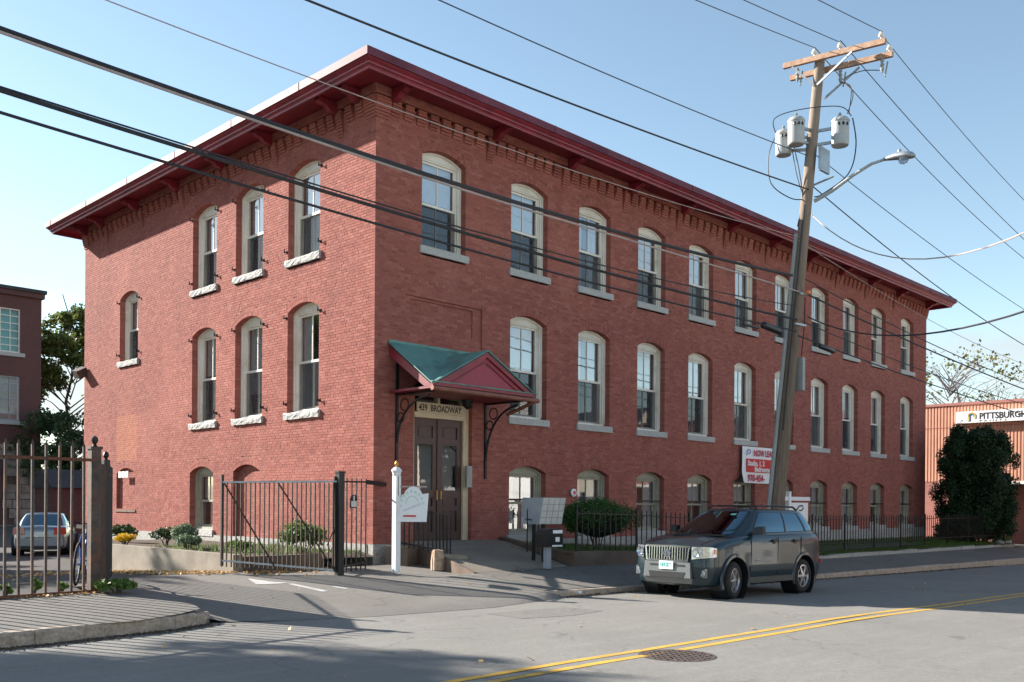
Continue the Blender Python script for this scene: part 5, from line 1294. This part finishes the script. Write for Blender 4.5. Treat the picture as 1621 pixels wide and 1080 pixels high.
for s_ in (-1, 1):
    hl = MB(); V = []
    ys = [.53, .62, .72, .80, .855]; xs2 = [-.018, .0, .055, .15, .30]
    for k in range(5): V.append((xs2[k]-.012, s_*ys[k], .975 if k < 4 else .955)); V.append((xs2[k]-.018, s_*ys[k], .745+.012*k))
    for k in range(4): hl.quad(V[2*k], V[2*k+2], V[2*k+3], V[2*k+1])
    for k in range(4): hl.quad(V[2*k], V[2*k+2], (V[2*k+2][0]+.05, V[2*k+2][1]*.97, V[2*k+2][2]), (V[2*k][0]+.05, V[2*k][1]*.97, V[2*k][2]))
    h_ = part('headlight', hl, 'lamp_clear')
    part('reflector', MB().lathe([(.02, 0), (.075, -.03), (.08, -.04)], 16, (.0, s_*.62, .865), 'x', False), 'chrome', parent=h_)
    part('turn_signal', MB().quad((.245-.02, s_*.840, .93), (.30-.016, s_*.862, .925), (.30-.016, s_*.862, .85), (.245-.022, s_*.840, .845)), 'lamp_amber', parent=h_)
    part('fog_light', MB().lathe([(.01, -.012), (.06, -.012), (.065, .02)], 14, (.065, s_*.70, .50), 'x'), 'lamp_clear')
    part('fog_bezel', MB().box(.068, .10, *sorted((s_*.61, s_*.78)), .42, .58), 'silver_plastic')
    # fender flares
    for wx in suv['wheels']:
        fl = MB(); n0 = 17
        for k in range(n0):
            a = R(-18)+R(216)*k/(n0-1); ca, sa = math.cos(a), math.sin(a)
            hw = .905 if .6 < wx < 3.6 else .9
            ye = s_*(.895 if abs(wx+.44*ca-2.2) < 1.75 else .885 - .10*max(0, abs(wx+.44*ca-2.2)-1.75)**1.5*3)
            for (r_, o_) in ((.42, .010), (.435, .022), (.485, .020), (.50, -.01)): fl.v.append((wx+r_*ca, ye+s_*o_, .355+r_*sa))
        for k in range(n0-1):
            for q in range(3): a = k*4+q; fl.f.append((a, a+4, a+5, a+1))
        part('fender_flare', fl, 'suv_paint', True)
    # doors, handles, mirror, sill, seams
    sd_ = part('sill_panel', MB().box(1.33, 3.03, *sorted((s_*.86, s_*.912)), .29, .40), 'suv_trim')
    part('side_moulding', MB().box(1.36, 3.0, *sorted((s_*.90, s_*.917)), .52, .60), 'suv_paint')
    for x in (1.40, 2.40, 3.28): part('door_seam', MB().bar((x, s_*.9005, .42), (x+(.03 if x < 3 else .10), s_*.885, 1.16), .012, .012), 'black_trim')
    for x in (2.26, 3.10): part('door_handle', MB().box(x-.09, x+.09, *sorted((s_*.885, s_*.925)), 1.06, 1.095).box(x-.05, x+.05, *sorted((s_*.88, s_*.893)), 1.02, 1.11), 'black_trim')
    mr = MB().hexa([(1.50, s_*.88, 1.19), (1.62, s_*.88, 1.19), (1.63, s_*1.07, 1.21), (1.53, s_*1.06, 1.21), (1.52, s_*.88, 1.33), (1.62, s_*.88, 1.35), (1.63, s_*1.05, 1.36), (1.55, s_*1.04, 1.34)]).box(1.53, 1.61, *sorted((s_*.78, s_*.89)), 1.20, 1.25)
    part('wing_mirror', mr, 'black_trim')
    part('badge', MB().box(1.55, 1.72, *sorted((s_*.9, s_*.912)), .70, .725), 'chrome')
    rl = MB().tube([(2.16, s_*.52, 1.70), (2.26, s_*.52, 1.75), (3.0, s_*.52, 1.765), (3.68, s_*.51, 1.755), (3.82, s_*.51, 1.70)], .02, 6)
    part('roof_rail', rl, 'black_trim')
    part('tail_light', MB().hexa([(4.18, s_*.78, .98), (4.40, s_*.68, .98), (4.43, s_*.70, .98), (4.20, s_*.85, .98), (4.16, s_*.76, 1.22), (4.36, s_*.62, 1.22), (4.39, s_*.66, 1.22), (4.17, s_*.81, 1.22)]), 'lamp_clear')
    part('tail_reflector', MB().box(4.20, 4.30, *sorted((s_*.84, s_*.875)), .62, .68), 'lamp_red')
for x in (2.45, 3.35): part('cross_bar', MB().bar((x, -.52, 1.762), (x, .52, 1.762), .05, .02), 'black_trim')
for y in (-.3, .25): part('wiper', MB().tube([(1.06, y, 1.225), (1.20, y-.42, 1.30)], .009, 5), 'black_trim')
part('cowl', MB().box(.93, 1.06, -.55, .55, 1.165, 1.19), 'black_trim')
part('rear_bumper', MB().box(4.36, 4.50, -.72, .72, .42, .62), 'suv_trim')
for s_ in (-1, 1): part('hood_line', MB().tube([(.10, s_*.62, 1.005), (.35, s_*.655, 1.075), (.7, s_*.68, 1.135), (1.0, s_*.69, 1.175)], .006, 4), 'black_trim')
part('mirror', MB().box(1.84, 1.86, -.11, .11, 1.53, 1.59), 'black_trim')
part('permit_sticker', MB().quad((1.70, -.36, 1.565), (1.70, -.24, 1.565), (1.77, -.24, 1.60), (1.77, -.36, 1.60)), 'sign_green')
part('steering_wheel', MB().tube([(1.62+.06*math.sin(a), .36+.18*math.cos(a), 1.12+.16*math.sin(a)) for a in np.linspace(0, 6.283, 19)], .014, 5), 'black_trim')

sed = dict(L=4.45, paint='sedan_paint', wr=.31, arch=.37, ww=.195, rim=.2, spokes=5, track=.73, wheels=(.85, 3.48), roof=1.40,
    plan=[(0, 0), (.02, .45), (.08, .63), (.22, .77), (.5, .83), (1.2, .86), (2.2, .865), (3.3, .86), (3.9, .83), (4.25, .74), (4.42, .5), (4.45, 0)],
    ztop=[(0, .72), (.3, .80), (1.2, .93), (2, .94), (3.4, .99), (4.1, 1.0), (4.45, .97)],
    levels=[(.20, 0, .10), (.26, 0, .03), (.45, 0, .0), (.62, 0, .0), (None, .14, .012), (None, .05, .03), (None, .015, .06), (None, 0, .10)],
    gb=[(1.1, 0), (1.13, .42), (1.2, .63), (1.36, .74), (2.2, .765), (3.1, .755), (3.6, .72), (3.80, .6), (3.88, .3), (3.9, 0)],
    gt=[(1.85, 0), (1.87, .3), (1.93, .48), (2.05, .56), (2.3, .58), (2.8, .575), (3.05, .55), (3.18, .47), (3.24, .25), (3.25, 0)],
    glass=[('windshield', -1.95, 1.95, .10, .93), ('side_window', -4.7, -3.3, .12, .88), ('side_window', -5.9, -4.8, .12, .88), ('side_window', 3.3, 4.7, .12, .88), ('side_window', 4.8, 5.9, .12, .88), ('rear_window', 6.75, 9.0, .10, .9), ('rear_window', -9.0, -6.75, .10, .9)])
dirv = Vector((-.42, -.907, 0)); rz_ = math.atan2(dirv.y, dirv.x)
rear = Vector((-1.35, 16.6, -.19)); croot, G, glass = car('parked_sedan', tuple(rear-dirv*4.45), (0, 0, rz_), 1.0, sed, 'silver blue sedan with red tail lights parked behind the left fence', 'car')
for s_ in (-1, 1):
    part('tail_light', MB().hexa([(4.28, s_*.44, .70), (4.455, s_*.44, .70), (4.27, s_*.82, .72), (4.08, s_*.80, .74), (4.25, s_*.46, .95), (4.43, s_*.46, .955), (4.25, s_*.80, .955), (4.06, s_*.79, .95)]), 'lamp_red')
part('rear_bumper', MB().box(4.30, 4.50, -.72, .72, .34, .58), 'sedan_paint'); part('trunk_seam', MB().box(4.40, 4.462, -.42, .42, .60, .625), 'black_trim'); part('number_plate', MB().box(4.44, 4.465, -.16, .16, .66, .80), 'plate_white')
part('diffuser', MB().box(4.40, 4.495, -.5, .5, .22, .335), 'black_trim')

# ---------------------------------------------------------------- bicycle
root = empty('bicycle', (-6.66, -.85, zd(-6.66, -.85)), R(66), label='bicycle with black tyres leaning behind the thick gate post', cat='bicycle')
root.rotation_euler = (R(4), 0, R(62))
for x in (-.52, .52):
    w_ = MB().tube([(x+.335*math.cos(a), 0, .35+.335*math.sin(a)) for a in np.linspace(0, 6.2832, 33)], .02, 7, False).build('wheel', 'rubber', root, True)
    mb = MB().tube([(x+.305*math.cos(a), 0, .35+.305*math.sin(a)) for a in np.linspace(0, 6.2832, 33)], .010, 5, False).tube([(x, -.05, .35), (x, .05, .35)], .022, 8)
    for k in range(14): a = 6.2832*k/14; mb.tube([(x, .02*(-1)**k, .35), (x+.305*math.cos(a), 0, .35+.305*math.sin(a))], .0022, 3, False)
    mb.build('rim', 'chrome', w_)
fr = MB(); bb, st, hd_ = (-.08, 0, .30), (-.22, 0, .82), (.36, 0, .80)
for a, b_ in ((bb, st), (st, hd_), (bb, (.39, 0, .70)), (bb, (-.52, .05, .35)), (bb, (-.52, -.05, .35)), (st, (-.52, .05, .35)), (st, (-.52, -.05, .35)), ((.36, 0, .84), (.52, .05, .35)), ((.36, 0, .84), (.52, -.05, .35))): fr.tube([a, b_], .017, 7)
fr.build('frame', 'sign_blue', root)
MB().tube([st, (-.25, 0, .93)], .013, 6).build('seat_post', 'chrome', root)
MB().hexa([(-.40, -.08, .92), (-.08, -.02, .94), (-.08, .02, .94), (-.40, .08, .92), (-.40, -.075, .98), (-.08, -.015, .97), (-.08, .015, .97), (-.40, .075, .98)]).build('saddle', 'box_light', root)
MB().tube([(.36, 0, .82), (.33, 0, .98)], .014, 6).tube([(.22, -.28, 1.0), (.33, -.12, .98), (.33, .12, .98), (.22, .28, 1.0)], .014, 6).build('handlebar', 'black_trim', root)
MB().lathe([(.01, -.012), (.09, -.01), (.09, .01)], 16, bb, 'y').tube([(-.08, -.07, .30), (-.02, -.08, .16)], .012, 5).tube([(-.08, .07, .30), (-.14, .08, .44)], .012, 5).build('crank', 'black_iron', root)

# ================================================================ plants
def shrub(name, loc, rx, rz, n, size, mat, label, cat='shrub', clumps=14, group=None, stems=True, core=True):
    root = empty(name, loc, label=label, cat=cat, group=group)
    cs = []; rs = []
    for i in range(clumps):
        d = rng.normal(size=3); d /= np.linalg.norm(d); d[2] = abs(d[2])*1.0-.22 if core is not True else abs(d[2])*.9-.15
        k = rng.uniform(.35, .72); cs.append((d[0]*rx*k, d[1]*rx*k, rz+d[2]*rz*k)); s_ = rng.uniform(.32, .5); rs.append((rx*s_, rx*s_, rz*s_))
    V, F = leaves(cs, rs, n, size); V[:, 2] = np.maximum(V[:, 2], .01)
    npobj('foliage', V, F, mat, root)
    mb = MB()
    for i in range(6): c = cs[i]; mb.tube([(c[0]*.08, c[1]*.08, -.05), (c[0]*.4, c[1]*.4, rz*.5), c], [.018, .014, .006], 5)
    mb.build('stem', 'bark', root)
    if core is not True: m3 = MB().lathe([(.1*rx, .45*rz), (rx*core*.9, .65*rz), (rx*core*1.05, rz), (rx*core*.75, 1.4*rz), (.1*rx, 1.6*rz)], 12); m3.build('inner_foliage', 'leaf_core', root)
    return root
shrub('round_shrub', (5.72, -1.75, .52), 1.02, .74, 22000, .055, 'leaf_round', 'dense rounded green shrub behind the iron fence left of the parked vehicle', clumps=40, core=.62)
shrub('planter_shrub', (-2.3, 7.75, .60), .42, .27, 1500, .06, 'leaf_dark', 'small dark spreading conifer at the far end of the planter')
shrub('flower_clump', (-3.15, 5.6, .60), .34, .17, 1500, .05, 'flower_yellow', 'bright yellow flowering clump on the planter edge', 'flowers')
shrub('planter_shrub', (-2.35, 5.15, .60), .38, .26, 1400, .055, 'leaf_dark', 'small green shrub between yellow flowers and pale juniper')
shrub('planter_shrub', (-2.6, 3.7, .60), .36, .33, 1400, .06, 'leaf_grey', 'pale grey green juniper in the planter left of the open gate')
shrub('planter_shrub', (-2.9, 2.9, .58), .40, .22, 1200, .06, 'leaf_grey', 'low spreading pale juniper drooping over the planter edge')
shrub('planter_shrub', (-1.75, .05, .50), .62, .42, 3000, .07, 'leaf_light', 'leafy green shrub seen through the open picket gate', clumps=18)
shrub('planter_shrub', (-2.3, 1.7, .58), .35, .16, 700, .07, 'leaf_light', 'low weedy green plant behind the middle of the picket gate')
shrub('weed', (-6.75, -2.55, .28), .30, .12, 500, .10, 'leaf_light', 'green weed growing at the foot of the thick gate post', 'weed')
for i, x in enumerate((-7.35, -7.75, -8.15, -8.45)):
    shrub('weed', (x, -1.95, .26), .13, (.10, .16, .10, .22)[i], 90, .08, 'leaf_light', ('bright green weed behind the fence, nearest the gate post', 'bright green weed behind the fence, second from the gate post', 'bright green weed behind the fence, third from the gate post', 'tall bright weed behind the fence at the left edge')[i], 'weed', 6)
# weeds in the planter
n = 900; gx = rng.uniform(-3.3, -.3, n); gy = rng.uniform(-.1, 4.5, n); gz = np.full(n, .58); h = rng.uniform(.06, .2, n); a = rng.random(n)*6.28; wx, wy = np.cos(a)*.015, np.sin(a)*.015; lx, ly = rng.normal(0, .06, n), rng.normal(0, .06, n)
V = np.stack([np.stack([gx-wx, gy-wy, gz], 1), np.stack([gx+wx, gy+wy, gz], 1), np.stack([gx+lx, gy+ly, gz+h], 1)], 1).reshape(-1, 3)
tag(npobj('grass', V, np.arange(3*n).reshape(n, 3), 'leaf_light'), 'sparse grass in the raised planter', 'grass', kind='stuff')

# arborvitae at the far end of the building
root = empty('evergreen_tree', (31.6, -2.15, .2), label='big dark egg shaped evergreen at the far end of the brick building', cat='tree')
cs, rs = [], []
for i in range(230):
    t_ = rng.random()**1.15; z = .25+4.6*t_; prof_ = 1.72*(np.interp(t_, [0, .12, .35, .6, .8, .93, 1], [.82, .95, 1.0, .98, .88, .66, .38])); a = rng.random()*6.28; k = math.sqrt(rng.random())
    cs.append((prof_*k*math.cos(a), prof_*k*math.sin(a), z)); s_ = rng.uniform(.22, .45); rs.append((s_, s_, s_*1.45))
V, F = leaves(cs, rs, 105000, .10, shell=.35); cr_ = npobj('crown', V, F, 'leaf_arbor', root)
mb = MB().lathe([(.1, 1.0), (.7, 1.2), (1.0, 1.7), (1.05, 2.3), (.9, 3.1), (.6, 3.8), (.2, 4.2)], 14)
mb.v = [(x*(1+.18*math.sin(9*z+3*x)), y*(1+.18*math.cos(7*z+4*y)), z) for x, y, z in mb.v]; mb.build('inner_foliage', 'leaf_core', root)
MB().tube([(.6, -.2, -.3), (.55, -.15, .5), (.1, 0, 2.5), (0, 0, 4.3)], [.16, .13, .08, .03], 8).tube([(.6, -.2, .2), (.2, .1, 1.4)], [.09, .05], 6).build('trunk', 'bark', root, True)
sheet('bare_soil', 'soil', [32.0, 33, 34.5], [-3.2, -2.2, -1], lambda x, y: .06)
shrub('weed', (33.4, -2.6, .05), .5, .2, 500, .09, 'leaf_light', 'low sunlit weeds at the foot of the big dark evergreen', 'weed')
for i, (x, y) in enumerate(((32.7, -2.75), (33.3, -2.5), (33.9, -2.7))):
    o = MB().lathe([(.05, 0), (.2, .02), (.24, .1), (.16, .2), (.03, .23)], 8).build('rock', 'granite', None, True, (x, y, .0)); o.rotation_euler = (0, 0, i*1.3); tag(o, ('pale rock left of two others at the evergreen foot', 'pale rock in the middle at the evergreen foot', 'pale rock right of two others at the evergreen foot')[i], 'rock', 'rocks under the evergreen')

def tree(name, loc, H, crown_z, rad, n, size, mat, label, clumps=40, trunk_r=.2, bark='bark', dens=1.0, leafy=.9, branches=26):
    root = empty(name, loc, label=label, cat='tree'); tr = MB()
    P = [Vector((0, 0, -.3))]
    for k in range(1, 8): P.append(Vector((rng.normal(0, .12)*k*.5, rng.normal(0, .12)*k*.5, H*.9*k/7)))
    tr.tube(P, [trunk_r*(1-.85*k/7) for k in range(8)], 8)
    cs, rs = [], []
    for i in range(branches):
        f = rng.uniform(.35, 1.0)**.8; z0 = crown_z+(H-crown_z)*f*.8; a = rng.random()*6.28
        zz = (z0-crown_z)/(H-crown_z); L_ = rad*(math.sin(math.pi*min(1, .18+.8*zz))**.7)*rng.uniform(.6, 1.05)
        k = min(6, int(z0/(H*.9)*7)); b0 = P[k].lerp(P[k+1], .5); b0 = Vector((b0.x, b0.y, max(crown_z*.8, z0-L_*.5)))
        e_ = Vector((L_*math.cos(a), L_*math.sin(a), z0+rng.uniform(.1, .3)*L_)); md = b0.lerp(e_, .5)+Vector((rng.normal(0, .2), rng.normal(0, .2), L_*.12))
        r0 = trunk_r*.36*(1-.5*zz); tr.tube([b0, md, e_], [r0, r0*.6, r0*.2], 5)
        for q in range(3):
            s0 = md.lerp(e_, rng.random()); d = Vector(rng.normal(size=3)); d.z = abs(d.z)*.8; d = d.normalized()*L_*rng.uniform(.2, .42); tr.tube([s0, s0+d*.5+Vector((0, 0, .05)), s0+d], [r0*.3, r0*.2, r0*.07], 4)
            if rng.random() < leafy: cs.append(tuple(s0+d)); s_ = rad*rng.uniform(.12, .24); rs.append((s_*1.2, s_*1.2, s_*.75))
        if rng.random() < leafy: cs.append(tuple(e_)); s_ = rad*rng.uniform(.14, .26); rs.append((s_*1.2, s_*1.2, s_*.75))
    tr.build('trunk', bark, root, True, fix=False)
    V, F = leaves(cs, rs, n, size, shell=.3); npobj('crown', V, F, mat, root)
    return root
tree('leafy_tree', (16.1, 61.0, -1.5), 21.5, 4.0, 3.5, 14000, .32, 'leaf_pale', 'tall loose leafed tree between the two brick buildings', branches=40, trunk_r=.22)
tree('leafy_tree', (14.5, 56.0, -1), 10.5, 1.0, 4.0, 6000, .3, 'leaf_dark', 'dark broad tree low behind the parked sedan', branches=34)
tree('leafy_tree', (10.2, 44.0, -.5), 7.2, .5, 1.8, 6000, .22, 'leaf_dark', 'dark bushy tree filling the gap beside the end wall', branches=34)
tree('autumn_tree', (60.2, 9.0, -1), 14.8, 6.5, 4.6, 520, .26, 'leaf_autumn', 'nearly bare autumn tree above the low salmon building', branches=44, trunk_r=.16, bark='twig', leafy=.20)
tree('autumn_tree', (64.0, 7.2, -1), 13.0, 6, 4.0, 60, .28, 'leaf_autumn', 'bare twiggy tree right of the autumn tree over the salmon roof', branches=40, trunk_r=.13, bark='twig', leafy=.05)
# trees out of the picture on the left: their shade falls on the road and the yard
tree('street_tree', (-20.3, 14.6, .0), 15.5, 9.2, 4.2, 9000, .42, 'leaf_tree', 'tree outside the left edge that shades the near road', branches=44, trunk_r=.3)
tree('street_tree', (-14.2, 21.0, -.1), 11.5, 3.4, 3.8, 8000, .4, 'leaf_tree', 'tree outside the left edge that shades the yard', branches=40, trunk_r=.28)

tree('street_tree', (-11.0, 33.0, -.2), 10.0, 3.2, 3.5, 8000, .4, 'leaf_tree', 'tree outside the left edge that shades the parked sedan', branches=40, trunk_r=.26)
tree('street_tree', (-17.5, 31.0, -.2), 14.5, 3.0, 4.8, 9000, .5, 'leaf_tree', 'tree outside the left edge mirrored in the end wall windows', branches=44, trunk_r=.3)
tree('street_tree', (-22.0, 44.0, -.2), 17.0, 3.0, 6.0, 9000, .6, 'leaf_tree', 'farther tree outside the left edge mirrored in the end wall windows', branches=44, trunk_r=.35)

# ================================================================ other buildings
# dark brick and stone mill behind the left fence
lb = empty('brick_building', (12.5, 57.0, -.5), label='dark brick mill building with stone ground floor behind the left fence', cat='building')
accL = Bricks(); W0, W1 = -26.0, 0.0
wl = [(-2.75, 12.85, 16.05), (-2.75, 7.9, 11.15)]
mb = MB()
xs_e = [W0, -8.4, -5.9, -4.05, -1.45, W1]
def wallp(m_, x0, x1, z0, z1, y=0): m_.quad((x0, y, z0), (x1, y, z0), (x1, y, z1), (x0, y, z1))
cols = [(-4.1, -1.45), (-8.6, -5.95)]; rows_ = [(7.9, 11.15), (12.85, 16.05)]
xe = sorted({W0, W1, *[c for q in cols for c in q]}); ze = sorted({6.2, 17.0, *[r_ for q in rows_ for r_ in q]})
for i in range(len(xe)-1):
    for j in range(len(ze)-1):
        if (xe[i], xe[i+1]) in cols and (ze[j], ze[j+1]) in rows_: continue
        wallp(mb, xe[i], xe[i+1], ze[j], ze[j+1])
for c in cols:
    for r_ in rows_:
        for x in c: mb.quad((x, 0, r_[0]), (x, .3, r_[0]), (x, .3, r_[1]), (x, 0, r_[1]))
        mb.quad((c[0], 0, r_[1]), (c[1], 0, r_[1]), (c[1], .3, r_[1]), (c[0], .3, r_[1]))
mb.quad((W1, 0, 0), (W1, 14, 0), (W1, 14, 17), (W1, 0, 17))
m, t, b = newmat('far_brick')
bt = nd(t, 'ShaderNodeTexBrick'); g = nd(t, 'ShaderNodeNewGeometry'); sp_ = nd(t, 'ShaderNodeSeparateXYZ'); cb = nd(t, 'ShaderNodeCombineXYZ'); t.links.new(g.outputs['Position'], sp_.inputs[0]); t.links.new(sp_.outputs['X'], cb.inputs[0]); t.links.new(sp_.outputs['Z'], cb.inputs[1])
t.links.new(cb.outputs[0], bt.inputs['Vector']); bt.inputs['Scale'].default_value = 1; bt.inputs['Brick Width'].default_value = .22; bt.inputs['Row Height'].default_value = .075; bt.inputs['Mortar Size'].default_value = .008
bt.inputs['Color1'].default_value = (.14, .048, .04, 1); bt.inputs['Color2'].default_value = (.09, .035, .032, 1); bt.inputs['Mortar'].default_value = (.16, .10, .09, 1)
c = mixc(t, rng_(t, noise(t, .5, 6, coord='World'), .35, .7, 0, .5), bt.outputs[0], (.09, .04, .04)); t.links.new(c, b.inputs['Base Color']); b.inputs['Roughness'].default_value = .9
mb.build('wall', 'far_brick', lb)
MB().box(W0, W1+.15, -.25, 14, 17.0, 17.35).build('parapet', 'far_brick', lb); MB().box(W0, W1+.25, -.4, 14, 17.35, 17.6).build('coping', 'roof_dark', lb)
for c in cols:
    for r_ in rows_:
        wn = MB().box(c[0], c[0]+.1, .1, .2, r_[0], r_[1]).box(c[1]-.1, c[1], .1, .2, r_[0], r_[1]).box(c[0]+.1, c[1]-.1, .1, .2, r_[0], r_[0]+.1).box(c[0]+.1, c[1]-.1, .1, .2, r_[1]-.1, r_[1])
        for k in range(1, 4): x = c[0]+(c[1]-c[0])*k/4; wn.box(x-.03, x+.03, .12, .18, r_[0]+.1, r_[1]-.1)
        for k in range(1, 6): z = r_[0]+(r_[1]-r_[0])*k/6; wn.box(c[0]+.1, c[1]-.1, .13, .17, z-.03, z+.03)
        w_ = wn.build('window', 'cream_paint' if r_[0] > 10 else 'box_grey', lb)
        MB().quad((c[0]+.05, .2, r_[0]), (c[1]-.05, .2, r_[0]), (c[1]-.05, .2, r_[1]), (c[0]+.05, .2, r_[1])).build('pane', 'glass_dim', w_)
        MB().quad((c[0], .6, r_[0]), (c[1], .6, r_[0]), (c[1], .6, r_[1]), (c[0], .6, r_[1])).build('blind', 'sign_teal' if r_[0] > 10 else 'blind', w_)
        MB().box(c[0]-.3, c[1]+.3, -.12, .1, r_[0]-.28, r_[0]-.005).build('sill', 'granite_sill', w_)
# stone ground floor: every stone a part
random.seed(5); z = -1.6
sto = [MB().box(-.5, .5, -.5, 0, -.5, .5).mesh('stone', 'stone')]
while z < 6.15:
    hh = min(random.uniform(.42, .75), 6.2-z); x = W1
    while x > -9:
        w_ = random.uniform(.6, 1.5)
        if not (-5.6 < x-w_/2 < -2.3 and z < 5.0):
            o = obj('stone', sto[0], lb, (x-w_/2, -random.uniform(0, .09)+.42, z+hh/2)); o.scale = (w_-.05, 1, hh-.05)
        x -= w_
    z += hh
MB().quad((W0, .03, -1.6), (W1, .03, -1.6), (W1, .03, 6.2), (W0, .03, 6.2)).build('mortar', 'mortar_dark', lb)
MB().box(-5.6, -2.3, -.02, .1, -1.5, 4.95).build('door', 'door_brown', lb)
sh_ = empty('shed', (8.5, 40.0, -.4), label='dark low shed roof between tree and end wall', cat='shed')
MB().box(-1.1, 4, 0, 3, 0, 2.8).build('wall', 'far_brick', sh_); MB().prism([(-1.3, -.3, 2.8), (-1.3, 3.3, 2.8), (-1.3, 1.5, 3.9)], (5.5, 0, 0)).build('roof', 'roof_dark', sh_)
o = MB().box(-.35, .02, -.12, .22, -.14, .14).build('floodlight', 'rust_iron', None, loc=(-.02, 16.2, 6.12)); o.rotation_euler = (.2, -.5, 0); tag(o, 'small rusty floodlight on the left end of the brick wall', 'floodlight')

# low salmon building with the paint shop sign
pb = empty('shop_building', (40, 0, -.4), label='low salmon building with ribbed metal upper wall and paint shop sign', cat='building')
Y0, Y1, Z0, Z1, ZS = 16.0, -26.0, 3.45, 7.52, 6.37
w_p = 1.0; prof_ = [(0, 0), (.02, 0), (.045, .035), (.12, .035), (.145, 0), (.1667, 0)]
def panel(z0, z1):
    mb = MB(); pts = []
    for k in range(6):
        for (a, d) in prof_[:-1]: pts.append((-d, -(k*.1667+a)))
    pts.append((0, -1.0))
    for (x, y) in pts: mb.v += [(x, y, z0), (x, y, z1)]
    for i in range(len(pts)-1): mb.f.append((2*i, 2*i+2, 2*i+3, 2*i+1))
    return mb.mesh('panel', 'salmon_panel', fix=False)
pu, pdn = panel(ZS, Z1), panel(Z0, ZS-.03)
y = Y0
while y > -12: obj('panel', pu, pb, (0, y, 0)); obj('panel', pdn, pb, (0, y, 0)); y -= 1.0
MB().box(.04, 20, Y1, Y0, Z0+.01, Z1-.02).build('upper_box', 'salmon_dark', pb)
MB().box(-.10, 20, Y1, Y0, Z1, Z1+.14).build('coping', 'salmon_dark', pb); MB().box(-.05, .06, Y1, Y0, ZS-.03, ZS).build('seam_trim', 'salmon_dark', pb)
MB().box(-.06, 20, Y1, -.3, Z0-.16, Z0-.004).build('soffit', 'cream_paint', pb)
MB().box(2.2, 20, Y1, -.3, -.6, Z0-.16).build('lower_wall', 'salmon_dark', pb); MB().box(.0, 20, -.3, Y0, -.6, Z0).build('lower_wall', 'salmon_dark', pb)
for k in range(11): MB().box(-.045, -.002, 1.3+k*1.2, 1.36+k*1.2, -.5, Z0).build('batten', 'salmon_panel', pb)
sg = empty('shop_sign', (40, 1.56, 6.12), label='long white lightbox sign with rainbow emblem and black lettering on the salmon wall', cat='sign')
MB().box(-.45, -.06, -6.6, 0, 0, .60).build('lightbox', 'sign_white', sg)
text('lettering', 'PITTSBURGH', .46, 'sign_ink', sg, (-.456, -1.16, .17), FA, .004, .012, .86)
text('lettering', 'P A I N T S', .12, 'sign_ink', sg, (-.456, -1.16, .035), FA, .003, .001, 2.4)
for i, (mt, r_) in enumerate((('sign_orange', .20), ('sign_yellow', .165), ('sign_teal', .13), ('sign_blue', .095))):
    pts = [(-.458, -.80-(r_*math.cos(a)), .33+r_*math.sin(a)) for a in np.linspace(-.5*math.pi+1.0, 1.0*math.pi, 14)]
    pts = [(-.458, -.80+r_*math.cos(a), .33+r_*math.sin(a)) for a in np.linspace(0, 3.9, 14)]
    MB().tube(pts, .019, 5).tube([pts[0], (-.458, -.80+r_, .08)], .019, 5).build('emblem', mt, sg)

# houses across the street, behind the camera: seen mirrored in the panes
for k, (x, yy, w_, d_, h_, rf_, mt, lb_) in enumerate(((4.0, -24.5, 9, 9, 6.2, 3.4, 'house_white', 'white gabled house across the street mirrored in the door panes'), (17.5, -25.0, 10, 9, 6.8, .0, 'house_cream', 'cream flat roofed house across the street mirrored in the window panes'),
        (31.0, -24.5, 9, 10, 6.0, 3.2, 'house_white', 'white gabled house farther along across the street'), (-26.0, -25.0, 10, 9, 6.4, 3.2, 'house_white', 'white gabled house across the street behind the camera'), (45.0, -25.0, 10, 9, 6.4, 3.2, 'house_cream', 'cream gabled house at the far end across the street'))):
    hz = empty('house', (x, yy, zr(x)+.1), label=lb_, cat='house')
    MB().box(-w_/2, w_/2, -d_, 0, 0, h_).build('wall', mt, hz)
    if rf_: MB().prism([(-w_/2-.4, .4, h_-.1), (w_/2+.4, .4, h_-.1), (0, .4, h_+rf_)], (0, -d_-.8, 0)).build('roof', 'roof_dark', hz); MB().prism([(-w_/2, .01, h_), (w_/2, .01, h_), (0, .01, h_+rf_-.25)], (0, .42, 0)).build('gable', mt, hz)
    else: MB().box(-w_/2-.3, w_/2+.3, -d_-.3, .3, h_, h_+.4).build('roof', 'roof_dark', hz)
    for xx in (-.34, 0, .34):
        for z in (1.0, 3.9):
            if xx == 0 and z < 2: MB().box(-.55, .55, 0, .05, .1, 2.3).build('door', 'door_brown', hz); continue
            f_ = MB().box(xx*w_-.6, xx*w_+.6, 0, .06, z-.1, z+1.65).build('window', 'white_paint', hz); MB().box(xx*w_-.48, xx*w_+.48, .06, .07, z, z+1.55).build('pane', 'box_grey', f_)
tree('street_tree', (10.8, -23.5, 0), 9.5, 2.6, 2.8, 3500, .4, 'leaf_tree', 'tree across the street mirrored in the window panes', branches=26, trunk_r=.25)
tree('street_tree', (24.6, -23.5, 0), 10.5, 2.6, 2.8, 3500, .4, 'leaf_tree', 'second tree across the street mirrored in the window panes', branches=26, trunk_r=.25)
